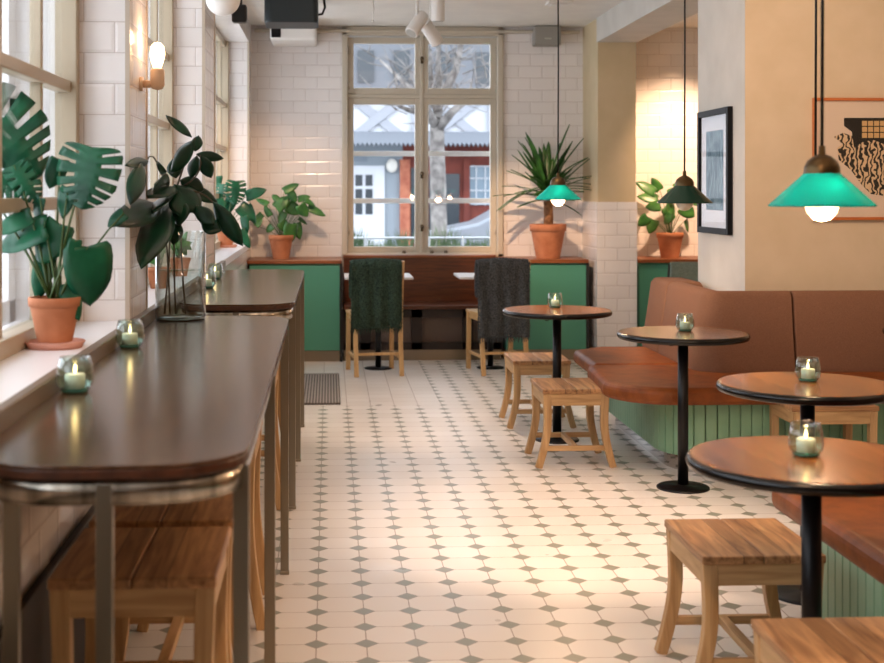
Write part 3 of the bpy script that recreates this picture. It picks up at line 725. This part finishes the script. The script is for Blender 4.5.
def potted(name, label, loc, R, Hh, saucer=True):
    t = thing(name, label, 'plant', loc)
    z0 = .018 if saucer else 0
    bm = bmesh.new(); bm_lathe(bm, [(R*.66, z0), (R*.93, z0+Hh*.78), (R*.94, z0+Hh*.79), (R*1.0, z0+Hh*.8), (R*1.02, z0+Hh*.98), (R*1.0, z0+Hh), (R*.90, z0+Hh), (R*.88, z0+Hh*.86)], seg=32, caps=False)
    bm_lathe(bm, [(.001, z0), (R*.66, z0)], seg=32, caps=False)
    obj('pot', bm, M_TERRA, t)
    bm = bmesh.new(); bm_lathe(bm, [(.001, z0+Hh*.86), (R*.89, z0+Hh*.85)], seg=24, caps=False); obj('soil', bm, M_SOIL, t)
    if saucer: bm = bmesh.new(); bm_lathe(bm, [(.001, 0), (R*1.02, 0), (R*1.16, .018), (R*1.12, .02), (R*1.0, .008), (.001, .008)], seg=32, caps=False); obj('saucer', bm, noisy('pink_clay', (196, 140, 122), (206, 152, 134), 10, .8), t)
    return t, Vector((loc[0], loc[1], loc[2]+z0+Hh*.86))
def foliage(t, origin, lst, m, Y, stem_m=M_STEM, ddy=.0, seed=1, stem_r=.004):
    rnd = random.Random(seed); loc = Vector(t.location); lob = bmesh.new()
    for e in lst:
        bx_, by_, tx_, ty_, wpx = e[:5]; sp = e[5] if len(e) > 5 else 0; dz = rnd.uniform(-1, 1)*ddy
        p = wp(bx_, by_, Y+dz); q = wp(tx_, ty_, Y+dz+rnd.uniform(-.03, .03)); W = wpx*(Y+dz)/F
        nn = Vector((rnd.uniform(-.5, .5), -1, rnd.uniform(.1, .9)))
        bm = bmesh.new(); leaf(bm, p-loc, q-loc, nn, W, sp, heart=(.28 if m is not M_FICUS else 0), taper=(.75 if m is not M_FICUS else .9))
        obj('leaf', bm, m, t, solid=.0012)
        o = origin+Vector((rnd.uniform(-.015, .015), rnd.uniform(-.015, .015), 0)); mid = (o+p)/2+Vector((0, rnd.uniform(-.02, .02), .12*(p-o).length))
        k = [o.lerp(mid, s_).lerp(mid.lerp(p, s_), s_)-loc for s_ in (0, .25, .5, .75, 1)]
        bm_tube(lob, k, stem_r, 6, r_end=stem_r*.55)
    obj('stem', lob, stem_m, t)
# monstera on the near sill
p = fp(55, 347.5, SILL)
t, o = potted('potted_monstera', 'large split-leaf monstera in a terracotta pot on the near window sill', (p.x, p.y, SILL), .073, .125)
foliage(t, o, [(92, 147, 79, 208, 66, 1), (-34, 118, 42, 172, 112, 1), (88, 247, 92, 308, 50), (46, 256, 37, 302, 22), (60, 224, 38, 264, 34),
               (44, 226, -8, 246, 36), (68, 188, 60, 218, 20), (14, 165, 38, 202, 30, 1), (66, 284, 79, 320, 20), (40, 198, 34, 224, 14), (30, 215, -10, 232, 22), (60, 160, 50, 190, 22), (-30, 165, 30, 190, 40, 1), (76, 240, 70, 262, 14), (124, 213, 107, 226, 15)],
        M_MONST, p.y, ddy=.06, seed=4, stem_r=.0045)
# rubber plant cuttings in a glass vase
vx, vy = -.555, 4.93
t = thing('glass_vase', 'tall clear glass cylinder vase half filled with water at the close high table far corner', 'vase', (vx, vy, HZ))
bm = bmesh.new(); bm_lathe(bm, [(.001, .006), (.088, .006), (.092, .012), (.092, .33)], seg=40, caps=False); obj('glass', bm, M_VGLASS, t, solid=.004)
bm = bmesh.new(); bm_lathe(bm, [(.001, .185), (.088, .185), (.089, .188)], seg=40, caps=False); bm_lathe(bm, [(.088, .012), (.088, .185)], seg=40, caps=False); obj('water', bm, glass('water', (.93, .965, .955), 1.2), t)
bm = bmesh.new(); bm_lathe(bm, [(.001, 0), (.086, 0), (.093, .004), (.093, .010), (.001, .010)], seg=40, caps=False); obj('glass_base', bm, glass('base_glass', (.7, .8, .78), 2.2), t)
t = thing('rubber_plant', 'dark rubber plant cuttings standing in the glass vase', 'plant', (vx, vy, HZ+.012))
loc = Vector(t.location); node = wp(172, 195, vy); bm = bmesh.new()
for a_, c_, e_ in (((155, 306), (172, 240), (170, 196)), ((176, 308), (172, 250), (176, 190)), ((186, 300), (178, 240), (182, 185)), ((170, 304), (168, 240), (162, 200)), ((176, 190), (185, 160), (195, 138)), ((168, 196), (154, 140), (146, 162)), ((182, 187), (205, 175), (200, 155)), ((182, 190), (205, 190), (214, 204)), ((178, 190), (196, 215), (202, 224)), ((165, 198), (160, 215), (148, 218))):
    A, B, D = wp(*a_, vy), wp(*c_, vy), wp(*e_, vy)
    if a_[1] > 290: A = Vector((max(vx-.06, min(vx+.06, A.x)), vy, HZ+.02))
    bm_tube(bm, [A.lerp(B, s_).lerp(B.lerp(D, s_), s_)-loc for s_ in (0, .2, .4, .6, .8, 1)], .0042, 6, r_end=.003)
obj('stem', bm, mat('rubber_stem', (70, 60, 40), .5), t)
FL = [(192, 137, 167, 113, 9), (195, 151, 199, 134, 9), (170, 173, 191, 139, 16), (196, 154, 224, 158, 8), (201, 156, 211, 178, 11), (190, 178, 195, 155, 12),
      (139, 162, 133, 198, 13), (149, 161, 135, 161, 8), (166, 172, 146, 165, 9), (168, 184, 142, 177, 17), (162, 205, 126, 211, 21), (169, 202, 142, 252, 25),
      (174, 184, 202, 209, 24), (188, 187, 219, 201, 11), (213, 202, 241, 247, 15), (177, 221, 172, 243, 13), (195, 205, 214, 223, 13), (201, 222, 221, 229, 14),
      (176, 186, 150, 190, 18), (178, 190, 186, 216, 20), (180, 180, 205, 190, 14), (176, 178, 172, 158, 12), (182, 200, 176, 224, 16), (170, 192, 150, 204, 16)]
rnd = random.Random(5)
for e in FL:
    e = (max(e[0], 142), e[1], max(e[2], 131), e[3], e[4]); dz = rnd.uniform(-.09, .09)
    ya = min(vy+dz*.5, .64*F/(329-e[0])); yb = min(vy+dz, .64*F/(329-e[2])); a_ = wp(e[0], e[1], ya); b_ = wp(e[2], e[3], yb)
    bm = bmesh.new(); leaf(bm, a_-loc, b_-loc, (rnd.uniform(-.6, .6), -1, rnd.uniform(0, 1.0)), e[4]*1.3*vy/F, 0, .1, 0, .2, .85); obj('leaf', bm, M_FICUS, t, solid=.0012)
# small plants on the middle sill
for (X, Y_, lab, sd) in ((-.775, 6.85, 'small potted plant on the middle sill, seen right behind the vase', 1), (-.775, 6.0, 'small potted plant on the middle sill, seen through the vase glass', 2)):
    t, o = potted('potted_plant', lab, (X, Y_, SILL), .055, .095, False); rnd = random.Random(sd)
    q = wp(0, 0, Y_); pxc = CX+F*((X*cs-Y_*sn)/(X*sn+Y_*cs)); pyc = CY+F*(H-o.z)/(X*sn+Y_*cs)
    foliage(t, o, [(pxc+rnd.uniform(-6, 6), pyc-rnd.uniform(6, 22), pxc+rnd.uniform(-10, 14), pyc-rnd.uniform(10, 34), 9) for _ in range(8)], M_PHIL, Y_, ddy=.03, seed=sd, stem_r=.002)
# plant on the far sill
yy = 10.35; p = wp(226, 249, yy)
t, o = potted('potted_monstera', 'small blue-green split-leaf plant in terracotta on the far end of the window sill', (max(p.x, -.83), yy, SILL), .078, .125)
foliage(t, o, [(222, 184, 219, 200, 14, 1), (236, 181, 235, 205, 21, 1), (246, 196, 266, 189, 12), (240, 206, 256, 220, 15), (244, 216, 246, 235, 9), (228, 212, 228, 224, 8), (212, 186, 222, 176, 10), (240, 230, 250, 248, 10), (224, 200, 210, 212, 12), (232, 198, 226, 214, 12), (248, 205, 256, 224, 9), (205, 228, 212, 240, 8)],
        M_MONST, yy, ddy=.07, seed=9, stem_r=.003)
# plant on the left cupboard
yy = 11.17; p = wp(281, 258, yy)
t, o = potted('potted_philodendron', 'leafy green plant in a terracotta pot on the left green cupboard', (p.x, yy, CT), .105, .20, False)
foliage(t, o, [(284, 191, 299, 183, 9), (276, 208, 290, 196, 13), (288, 205, 300, 214, 14), (298, 199, 310, 196, 8), (300, 205, 308, 217, 12), (308, 207, 326, 215, 9), (299, 218, 308, 224, 5),
               (281, 222, 290, 232, 12), (292, 224, 288, 247, 15), (297, 223, 300, 240, 9), (256, 226, 262, 218, 7), (270, 216, 264, 206, 7), (272, 226, 266, 232, 8), (278, 200, 272, 194, 7), (268, 204, 256, 198, 7), (290, 192, 296, 202, 9), (284, 212, 278, 224, 10), (306, 200, 316, 205, 7), (262, 214, 254, 222, 7)],
        M_PHIL, yy, ddy=.10, seed=21, stem_r=.003)
# plant in the alcove
p = wp(670, 257, yy)
t, o = potted('potted_philodendron', 'big-leaved green plant in a terracotta pot on the alcove cupboard behind the dark pendant', (p.x, yy, CT), .115, .215, False)
foliage(t, o, [(655, 192, 637, 181, 13), (658, 199, 638, 195, 13), (660, 206, 645, 207, 11), (648, 217, 639, 226, 12), (654, 220, 649, 234, 12), (666, 206, 676, 216, 17), (682, 207, 695, 217, 15), (686, 220, 690, 232, 9), (670, 196, 682, 190, 14), (690, 198, 702, 204, 12), (676, 188, 690, 180, 12), (660, 190, 652, 178, 10), (672, 214, 664, 224, 10)],
        M_PHIL, yy, ddy=.10, seed=31, stem_r=.004)
# yucca
p = wp(548, 258, yy)
t, o = potted('potted_yucca', 'spiky yucca with a thick trunk in a terracotta pot on the right green cupboard', (p.x, yy, CT), .155, .29, False)
bm = bmesh.new(); loc = Vector(t.location); bm_tube(bm, [o-loc-Vector((0, 0, .03)), o-loc+Vector((.005, 0, .1)), o-loc+Vector((0, 0, .24))], .045, 12, r_end=.038); obj('trunk', bm, M_BARK, t)
bm = bmesh.new(); rnd = random.Random(12); crown = Vector((0, 0, (o-loc).z+.24))
for k in range(66):
    a_ = rnd.uniform(0, 2*PI); el = rnd.uniform(-.05, 1.25) if k > 14 else rnd.uniform(.9, 1.5); L = rnd.uniform(.34, .54)
    d = Vector((math.cos(a_)*math.cos(el), math.sin(a_)*math.cos(el)*.55, math.sin(el)))
    if d.y > 0: d.y *= .5
    b_ = crown+Vector((0, 0, rnd.uniform(-.02, .14)))+d*.02; n = Vector((0, 0, 1)) if el < 1.1 else Vector((math.cos(a_), math.sin(a_), .4))*-1
    lim = (SX-.05)-(loc.x+b_.x)
    if d.x*L > lim: L = max(.22, lim/d.x); d.x = min(d.x, lim/L)
    dr = rnd.uniform(.1, .45)*(1.1-el*.55)
    leaf(bm, b_, b_+d*L, n, .054, 0, dr, 0, .25, .55)
obj('foliage', bm, M_YUC, t, solid=.001)

# ------------------------------------------------------------------ pictures
a, b = xp(702, 112, PX), xp(733, 107, PX); zl = xp(702, 232, PX).z; zh = (a.z+b.z)/2; yc = (a.y+b.y)/2; hw = abs(a.y-b.y)/2; hh = (zh-zl)/2
t = thing('framed_picture', 'black-framed blue-grey print on the pale side of the pillar', 'picture', (PX-.001, yc, (zh+zl)/2))
def frame4(bm, axis, hw, hh, tk, d0, d1):
    for u0, u1, v0, v1 in ((-hw, -hw+tk, -hh, hh), (hw-tk, hw, -hh, hh), (-hw+tk, hw-tk, -hh, -hh+tk), (-hw+tk, hw-tk, hh-tk, hh)):
        if axis == 'y': bm_box(bm, -d1, -d0, u0, u1, v0, v1)
        else: bm_box(bm, u0, u1, -d1, -d0, v0, v1)
bm = bmesh.new(); frame4(bm, 'y', hw, hh, .035, 0, .03); obj('frame', bm, mat('black_frame', (10, 12, 16), .5, 0, .15), t, .002)
box('mount', mat('mount_paper', (214, 220, 230), .8, 0, .05), t, -.012, -.002, -hw+.03, hw-.03, -hh+.03, hh-.03)
box('print', noisy('blue_print', (44, 76, 98), (130, 158, 174), 26, .8, spec=.05, stretch=(1, 2, .7)), t, -.014, -.011, -hw*.55, hw*.55, -hh*.62, hh*.66)
box('glass', M_PGLASS, t, -.020, -.018, -hw+.03, hw-.03, -hh+.03, hh-.03)
a = wp(812, 98, PY); b = wp(812, 220, PY); hh = (a.z-b.z)/2; hw = hh*1.05
t = thing('framed_picture', 'orange-framed black and cream crowd print on the beige wall behind the nearest lamp', 'picture', (a.x+hw, PY-.001, (a.z+b.z)/2))
bm = bmesh.new(); frame4(bm, 'x', hw, hh, .016, 0, .025); obj('frame', bm, wood('orange_frame', (176, 96, 44), (196, 112, 56), .4, 'X'), t, .002)
box('mount', mat('print_paper', (222, 200, 176), .7), t, -hw+.012, hw-.012, -.012, -.002, -hh+.012, hh-.012)
ink = mat('print_ink', (30, 24, 16), .7)
def P2(px, py): v = wp(px, py, PY); return v.x-(a.x+hw), v.z-(a.z+b.z)/2
bm = bmesh.new()
x0, z1 = P2(843, 118); x1, z0 = P2(905, 165)
def flat(bm, poly, d):
    f0 = [bm.verts.new((x, -d, z)) for x, z in poly]; f1 = [bm.verts.new((x, -.012, z)) for x, z in poly]; n = len(poly)
    for k in range(n): bm.faces.new((f0[k], f0[(k+1) % n], f1[(k+1) % n], f1[k]))
    bm.faces.new(f0); bm.faces.new(f1[::-1])
flat(bm, [P2(843, 118), P2(905, 118), P2(905, 150), P2(852, 148), P2(851, 132), P2(843, 126)], .013)
obj('ink_block', bm, ink, t)
bm = bmesh.new()
for i in range(4):
    for j in range(3): x, z = P2(861+i*6, 121+j*6); x2, z2 = P2(866+i*6, 126+j*6); flat(bm, [(x, z), (x2, z), (x2, z2), (x, z2)], .0135)
obj('window_grid', bm, mat('print_ochre', (206, 168, 112), .7), t)
m = mat('crowd_ink', (30, 24, 16), .7); n, l, bb = nodes(m)
tc = n.new('ShaderNodeTexCoord'); no = n.new('ShaderNodeTexNoise'); no.inputs['Scale'].default_value = 9; no.inputs['Distortion'].default_value = 2.2; no.inputs['Detail'].default_value = 1
wv = n.new('ShaderNodeTexWave'); wv.inputs['Scale'].default_value = 12; wv.inputs['Distortion'].default_value = 9; wv.inputs['Detail'].default_value = 1.5; wv.inputs['Detail Scale'].default_value = 2.2
cr = n.new('ShaderNodeValToRGB'); cr.color_ramp.interpolation = 'CONSTANT'; cr.color_ramp.elements[0].color = srgb(34, 26, 16); cr.color_ramp.elements[1].color = srgb(216, 186, 146); cr.color_ramp.elements[1].position = .5
l.new(tc.outputs['Object'], wv.inputs['Vector']); l.new(wv.outputs['Fac'], cr.inputs[0]); l.new(cr.outputs[0], bb.inputs['Base Color'])
bm = bmesh.new()
flat(bm, [P2(*q) for q in ((833, 137), (842, 133), (851, 136), (853, 148), (862, 142), (872, 140), (882, 144), (892, 140), (902, 146), (906, 160), (904, 180), (896, 192), (884, 196), (870, 194), (860, 184), (850, 170), (838, 160), (836, 148), (842, 144))], .0145)
obj('crowd_print', bm, m, t)
box('glass', M_PGLASS, t, -hw+.012, hw-.012, -.022, -.020, -hh+.012, hh-.012)

# ------------------------------------------------------------------ ceiling equipment
M_LW = mat('lamp_white', (228, 224, 218), .4)
def spot(name_loc, aim, label, L=.19, R=.05):
    t = thing('track_spotlight', label, 'lamp', name_loc, group='white ceiling spotlights'); d = (Vector(aim)-Vector(name_loc)).normalized()
    bm = bmesh.new(); bm_tube(bm, [Vector((0, 0, 0))-d*L*.5, d*L*.5], R, 24); body = obj('lamp_body', bm, M_LW, t, .004)
    top = CEIL-name_loc[2]
    bm = bmesh.new(); bm_tube(bm, [(0, 0, R*.6), (0, 0, top)], .012, 10); obj('stem', bm, M_LW, t)
    bm = bmesh.new(); bm_tube(bm, [d*L*.5, d*(L*.5+.004)], R*.8, 20); obj('lens', bm, mat('lens_pale', (170, 166, 158), .3), body)
q = wp(417, 24, 9.6); spot(tuple(q), q+Vector((-.35, -.3, -.55)), 'white cylinder spotlight at the ceiling, tilted down to the left')
q = wp(431, 33, 9.75); spot(tuple(q), q+Vector((.45, .3, -.6)), 'white cylinder spotlight below the window head, tilted down to the right')
q = wp(438, 8, 9.5); spot(tuple(q), q+Vector((.0, .05, -.6)), 'white cylinder spotlight pointing straight down at the top edge')
q = wp(223, 16, 6.8)
t = thing('ceiling_lamp', 'round white globe lamp hanging at the top left', 'lamp', (q.x, 6.8, CEIL)); dz = q.z-CEIL
bm = bmesh.new(); bm_tube(bm, [(0, 0, dz+.15), (0, 0, 0)], .01, 10); obj('stem', bm, M_LW, t)
bm = bmesh.new(); bm_ball(bm, (0, 0, dz+.09), .09, u=32, v=20); obj('lamp_shade', bm, M_LW, t)
q = wp(240, 23, 7.4)
t = thing('ceiling_bracket', 'small dark mounting bracket hanging beside the white globe lamp', 'bracket', (q.x, 7.4, CEIL)); dz = q.z-CEIL
box('plate', M_BLACK, t, -.05, .05, -.05, .05, -.02, 0, .004); box('arm', M_BLACK, t, -.012, .012, -.02, .02, dz+.1, -.02, .004); box('clamp', M_BLACK, t, -.045, .04, -.04, .04, dz, dz+.1, .012)
a = wp(264, 22, 9.5); b = wp(318, 22, 9.5)
t = thing('projector', 'black ceiling projector with rounded corners hanging by the top left', 'projector', ((a.x+b.x)/2, 9.7, CEIL)); hw = (b.x-a.x)/2
bm = bmesh.new(); bm_prism(bm, rrect(-hw, hw, -.2, .2, .05, 5), a.z-CEIL, a.z-CEIL+.19); obj('housing', bm, mat('dark_teal_plastic', (28, 36, 38), .5), t, .012, 3)
box('mount', M_BLACK, t, -.03, .03, -.03, .03, a.z-CEIL+.12, 0); 
bm = bmesh.new(); bm_tube(bm, [(hw-.02, .02, a.z-CEIL+.08), (hw+.03, .02, a.z-CEIL+.09), (hw+.05, .02, a.z-CEIL+.14), (hw+.04, .02, 0)], .009, 8); obj('cable', bm, M_BLACK, t)
a = wp(270, 22, 10.9); b = wp(316, 40, 10.9)
t = thing('air_unit', 'white wall-mounted box with a dark side below the projector', 'appliance', ((a.x+b.x)/2, YB, b.z)); hw = (b.x-a.x)/2
box('casing', M_LW, t, -hw, hw, -.55, -.002, 0, .2, .02, seg=3); box('side_vent', M_BLACK, t, -hw+.01, -hw+.09, -.553, -.548, .02, .19)
a = wp(532, 28, YB); b = wp(558, 47, YB)
t = thing('wall_speaker', 'grey box loudspeaker high on the wall right of the window', 'speaker', ((a.x+b.x)/2, YB, b.z)); hw = (b.x-a.x)/2
box('cabinet', mat('speaker_grey', (150, 146, 138), .6), t, -hw, hw, -.16, -.002, 0, a.z-b.z, .01); box('badge', mat('badge', (190, 186, 176), .5), t, -.03, .03, -.163, -.159, .05, .062); box('bracket', M_BLACK, t, -hw+.02, hw-.02, -.1, -.002, a.z-b.z, a.z-b.z+.03)
a = wp(562, 2, 9.75)
t = thing('pendant_rose', 'white rectangular ceiling rose where the left pendant cord leaves the ceiling', 'ceiling rose', (a.x, 9.9, CEIL)); box('cover', M_LW, t, -.09, .09, -.09, .09, -.02, 0, .005); box('plate', M_LW, t, -.06, .06, -.06, .06, -.028, -.02, .004)
a = wp(373, 0, 9.8)
t = thing('hanging_cable', 'short white cable hanging from the ceiling left of the spotlights', 'cable', (a.x, 9.8, CEIL))
bm = bmesh.new(); bm_tube(bm, [(0, 0, 0), (.004, 0, -.08), (-.003, 0, -.16)], .006, 8, r_end=.003); obj('wire', bm, M_LW, t); bm = bmesh.new(); bm_ball(bm, (-.003, 0, -.165), .008); obj('plug', bm, M_LW, t)
# blanket rack in the alcove: bar stool back with grey towel
a = wp(672, 268, 10.6)
t = thing('bar_chair', 'dark metal chair frame with a grey cloth seat back in the alcove behind the banquette', 'chair', (a.x+.1, 10.45, 0))
bm = bmesh.new()
for s_ in (-1, 1): bm_tube(bm, [(s_*.2, 0, 0), (s_*.19, 0, .45), (s_*.17, -.03, .83)], .01, 8)
for s_ in (-1, 1): bm_tube(bm, [(s_*.2, .38, 0), (s_*.19, .36, .45)], .01, 8)
obj('frame', bm, mat('grey_metal', (70, 74, 72), .4, .6), t)
bm = bmesh.new(); bm_box(bm, -.19, .19, -.01, .37, .44, .47); obj('seat', bm, M_BLACK, t, .01)
bm = bmesh.new(); bm_box(bm, -.165, .2, -.055, -.02, .5, .85); obj('back_cloth', bm, noisy('grey_cloth', (112, 124, 112), (132, 144, 132), 120, .95), t, .012, 3)

# ------------------------------------------------------------------ outside the back window
YO = 30.0
struct(box('ground_outside', noisy('asphalt', (120, 122, 124), (146, 148, 150), 3, .9), None, -14, 18, 11.9, 60, -.12, -.02))
O = lambda px, py, Y=YO: wp(px, py, Y)
t = thing('street_building', 'pale blue and white building with timber-crossed gable and red shopfront across the street', 'building', (O(420, 190).x, YO, 0))
lo = Vector(t.location)
def ob(name, m, px0, px1, py0, py1, d0=0., d1=.3, bev=0, par=None):
    a, b = O(px0, py0)-lo, O(px1, py1)-lo; return box(name, m, par or t, a.x, b.x, -d1, -d0, b.z, a.z, bev)
BW = mat('building_white', (196, 200, 206), .8); BB = mat('building_blue', (136, 146, 154), .8); BR = noisy('building_red', (92, 38, 30), (112, 50, 38), 4, .8); BD = mat('window_dark', (48, 56, 62), .25)
ob('wall', BB, 300, 402, 142, 252, 0, .3); ob('wall', BR, 402, 560, 142, 252, 0, .3)
ob('gable_wall', BW, 300, 560, 96, 146, -.5, 0)
ob('upper_wall', mat('upper_grey', (100, 104, 110), .8), 300, 560, -40, 97, -.6, -.1)
ob('cornice', BW, 300, 560, 92, 97, 0, .3)
bm = bmesh.new()
def beam(p0, p1, w_=.16, yo=-.04):
    a, b = O(*p0)-lo, O(*p1)-lo; bm_bar(bm, [(a.x, yo, a.z), (b.x, yo, b.z)], w_, .06, Vector((0, 1, 0)))
for k in range(3):
    x = 352+k*76; beam((x, 98), (x+52, 138), .2); beam((x+52, 98), (x, 138), .2, -.08); beam((x+64, 97), (x+64, 140), .2, -.12)
obj('timber', bm, mat('timber_grey', (150, 154, 162), .8), t)
bm = bmesh.new(); a, b = O(300, 132)-lo, O(560, 148)-lo
n_ = 60
for k in range(n_):
    x0 = a.x+(b.x-a.x)*k/n_; x1 = a.x+(b.x-a.x)*(k+1)/n_; xm = (x0+x1)/2; z1_, z0_ = a.z, b.z
    pts = [(x0, z1_), (x1, z1_), (x1, z0_+.08), (xm, z0_), (x0, z0_+.08)]
    f0 = [bm.verts.new((x, -.3-1.1*(z1_-z)/(z1_-z0_), z)) for x, z in pts]; f1 = [bm.verts.new((v.co.x, v.co.y+.05, v.co.z-.03)) for v in f0]
    for i in range(5): bm.faces.new((f0[i], f0[(i+1) % 5], f1[(i+1) % 5], f1[i]))
    bm.faces.new(f0); bm.faces.new(f1[::-1])
obj('awning', bm, mat('awning_grey', (104, 110, 118), .8), t)
d = ob('door', BW, 350, 384, 166, 250, .3, .36)
for i, (px, py) in enumerate([(px, py) for px in (355, 365) for py in (175, 189, 203)]): ob('door_pane', BD, px, px+7, py, py+11, .36, .38)
ob('sign_board', mat('sign_grey', (120, 130, 140), .7), 350, 367, 157, 162, .3, .34)
s_ = O(391, 166)-lo; bm = bmesh.new(); bm_ball(bm, (s_.x, -.42, s_.z), .13, 1, .3, 1.2); obj('oval_sign', bm, mat('sign_pale', (206, 204, 196), .4), t)  # pale oval sign on the facade, gives no light
ob('brick_pier', noisy('brick_red', (150, 84, 64), (176, 110, 84), 8, .85), 399, 409, 160, 248, .3, .42)
ob('shop_window', BD, 410, 424, 168, 236, .3, .33); ob('shop_window', BD, 428, 458, 174, 236, .3, .33); ob('shop_window', mat('window_blue', (108, 128, 142), .2), 468, 520, 166, 205, .3, .33)
ob('window_post', BR, 462, 468, 160, 248, .3, .4)
bm = bmesh.new()
for px in (466, 474, 483, 492, 500): 
    a, b = O(px, 166)-lo, O(px+1, 205)-lo; bm_box(bm, a.x, b.x, -.37, -.33, b.z, a.z)
for py in (166, 178, 190, 203): a, b = O(466, py)-lo, O(520, py+1)-lo; bm_box(bm, a.x, b.x, -.37, -.33, b.z, a.z)
obj('glazing_bars', bm, BW, t)
bm = bmesh.new()
for px, py in ((358, 50), (394, 50), (436, 52), (476, 52)): a, b = O(px, py)-lo, O(px+16, py+32)-lo; bm_box(bm, a.x, b.x, .05, .12, b.z, a.z)
obj('upper_window', bm, BD, t)
# tree
ty = 21.0; b0 = wp(440, 250, ty)
t = thing('street_tree', 'bare mottled tree standing in the street outside the window', 'tree', (b0.x, ty, -.02)); lo2 = Vector(t.location)
bm = bmesh.new(); T = lambda px, py, dy=0: wp(px, py, ty+dy)-lo2
bm_tube(bm, [(0, 0, 0), T(439, 230), T(438, 180), T(437, 150), T(437, 126)], .14, 10, r_end=.12)
limbs = [((437, 128), (426, 108), (408, 86), (380, 60)), ((437, 130), (452, 112), (468, 99), (496, 84)), ((437, 120), (440, 90), (438, 60), (442, 10)), ((438, 112), (430, 80), (428, 50), (415, 10)), ((440, 100), (456, 70), (462, 40), (478, 5)), ((438, 125), (420, 112), (408, 110), (395, 104))]
ends = []
for L_ in limbs: pts = [T(*q, random.uniform(-.4, .4) if i else 0) for i, q in enumerate(L_)]; bm_tube(bm, pts, .085, 8, r_end=.02); ends += pts[1:]
obj('trunk', bm, noisy('plane_bark', (84, 80, 78), (140, 136, 132), 6, .9), t)
bm = bmesh.new(); rnd = random.Random(2)
for _ in range(170):
    p0 = rnd.choice(ends)+Vector((rnd.uniform(-.2, .2), rnd.uniform(-.3, .3), rnd.uniform(-.1, .2))); d = Vector((rnd.uniform(-1, 1), rnd.uniform(-.5, .5), rnd.uniform(-.2, 1))).normalized()*rnd.uniform(.3, .9)
    bm_tube(bm, [p0, p0+d*.5+Vector((rnd.uniform(-.1, .1), 0, rnd.uniform(-.1, .1))), p0+d], .012, 4, r_end=.004)
obj('twigs', bm, MATS['plane_bark'], t)
# railing and planting right outside
a, b = wp(345, 238, 13.2), wp(500, 238, 13.2)
t = thing('planter_railing', 'thin pale metal railing over a planter outside the window', 'railing', (a.x, 13.2, 0))
bm = bmesh.new(); bm_tube(bm, [(-.6, 0, a.z), (b.x-a.x+.5, 0, a.z)], .012, 8); obj('rail', bm, mat('rail_metal', (170, 176, 180), .4, .5), t)
for px in (365, 429, 463): x = wp(px, 240, 13.2).x-a.x; bm = bmesh.new(); bm_box(bm, x-.012, x+.012, -.012, .012, 0, a.z+.01); obj('post', bm, MATS['rail_metal'], t)
box('planter_box', mat('planter_dark', (60, 70, 70), .7), t, -.6, b.x-a.x+.5, -.1, .3, 0, .72)
bm = bmesh.new(); rnd = random.Random(3)
for _ in range(900):
    x = rnd.uniform(a.x-.5, b.x+.5); y = 13.3+rnd.uniform(-.1, .2); cl = .5+.5*noise.noise(Vector((x*3, 0, 0))); h_ = rnd.uniform(.08, .42)*cl+.12; q = Vector((x, y, .72)); d = Vector((rnd.uniform(-.25, .25), rnd.uniform(-.2, .2), 1))*h_
    s_ = Vector((.006, 0, 0)); v = [bm.verts.new(q-s_), bm.verts.new(q+s_), bm.verts.new(q+d*.6+s_*.7), bm.verts.new(q+d*.6-s_*.7), bm.verts.new(q+d+Vector((d.x*.3, 0, 0)))]
    bm.faces.new(v[:4]); bm.faces.new((v[3], v[2], v[4]))
tag(obj('grass', bm, noisy('grass_green', (62, 84, 54), (104, 124, 88), 5, .8)), 'grey-green grasses growing in the planter outside the window', 'grass', None, 'stuff')
# parked car
p = wp(484, 232, 24)
t = thing('parked_car', 'pale silver car parked outside behind the tree, lower right of the window', 'car', (p.x+.9, 24, 0))
def prof(bm, poly, y0, y1):
    A_ = [bm.verts.new((x, y0, z)) for x, z in poly]; B_ = [bm.verts.new((x, y1, z)) for x, z in poly]; n_ = len(poly)
    for k in range(n_): bm.faces.new((A_[k], A_[(k+1) % n_], B_[(k+1) % n_], B_[k]))
    bm.faces.new(A_); bm.faces.new(B_[::-1])
bm = bmesh.new(); prof(bm, [(-1.9, .3), (-1.85, .7), (-1.1, .85), (-.5, 1.18), (.7, 1.2), (1.3, .9), (1.95, .8), (2.0, .3)], -.8, .8); obj('body', bm, mat('car_silver', (128, 134, 142), .3, .3), t, .06, 3)
bm = bmesh.new(); prof(bm, [(-.9, .88), (-.45, 1.12), (.6, 1.14), (1.05, .9)], -.812, .812); obj('side_window', bm, BD, t)
for x in (-1.25, 1.3):
    for y in (-.78, .62): bm = bmesh.new(); bm_tube(bm, [(x, y, .3), (x, y+.18, .3)], .31, 24); obj('wheel', bm, M_BLACK, t)
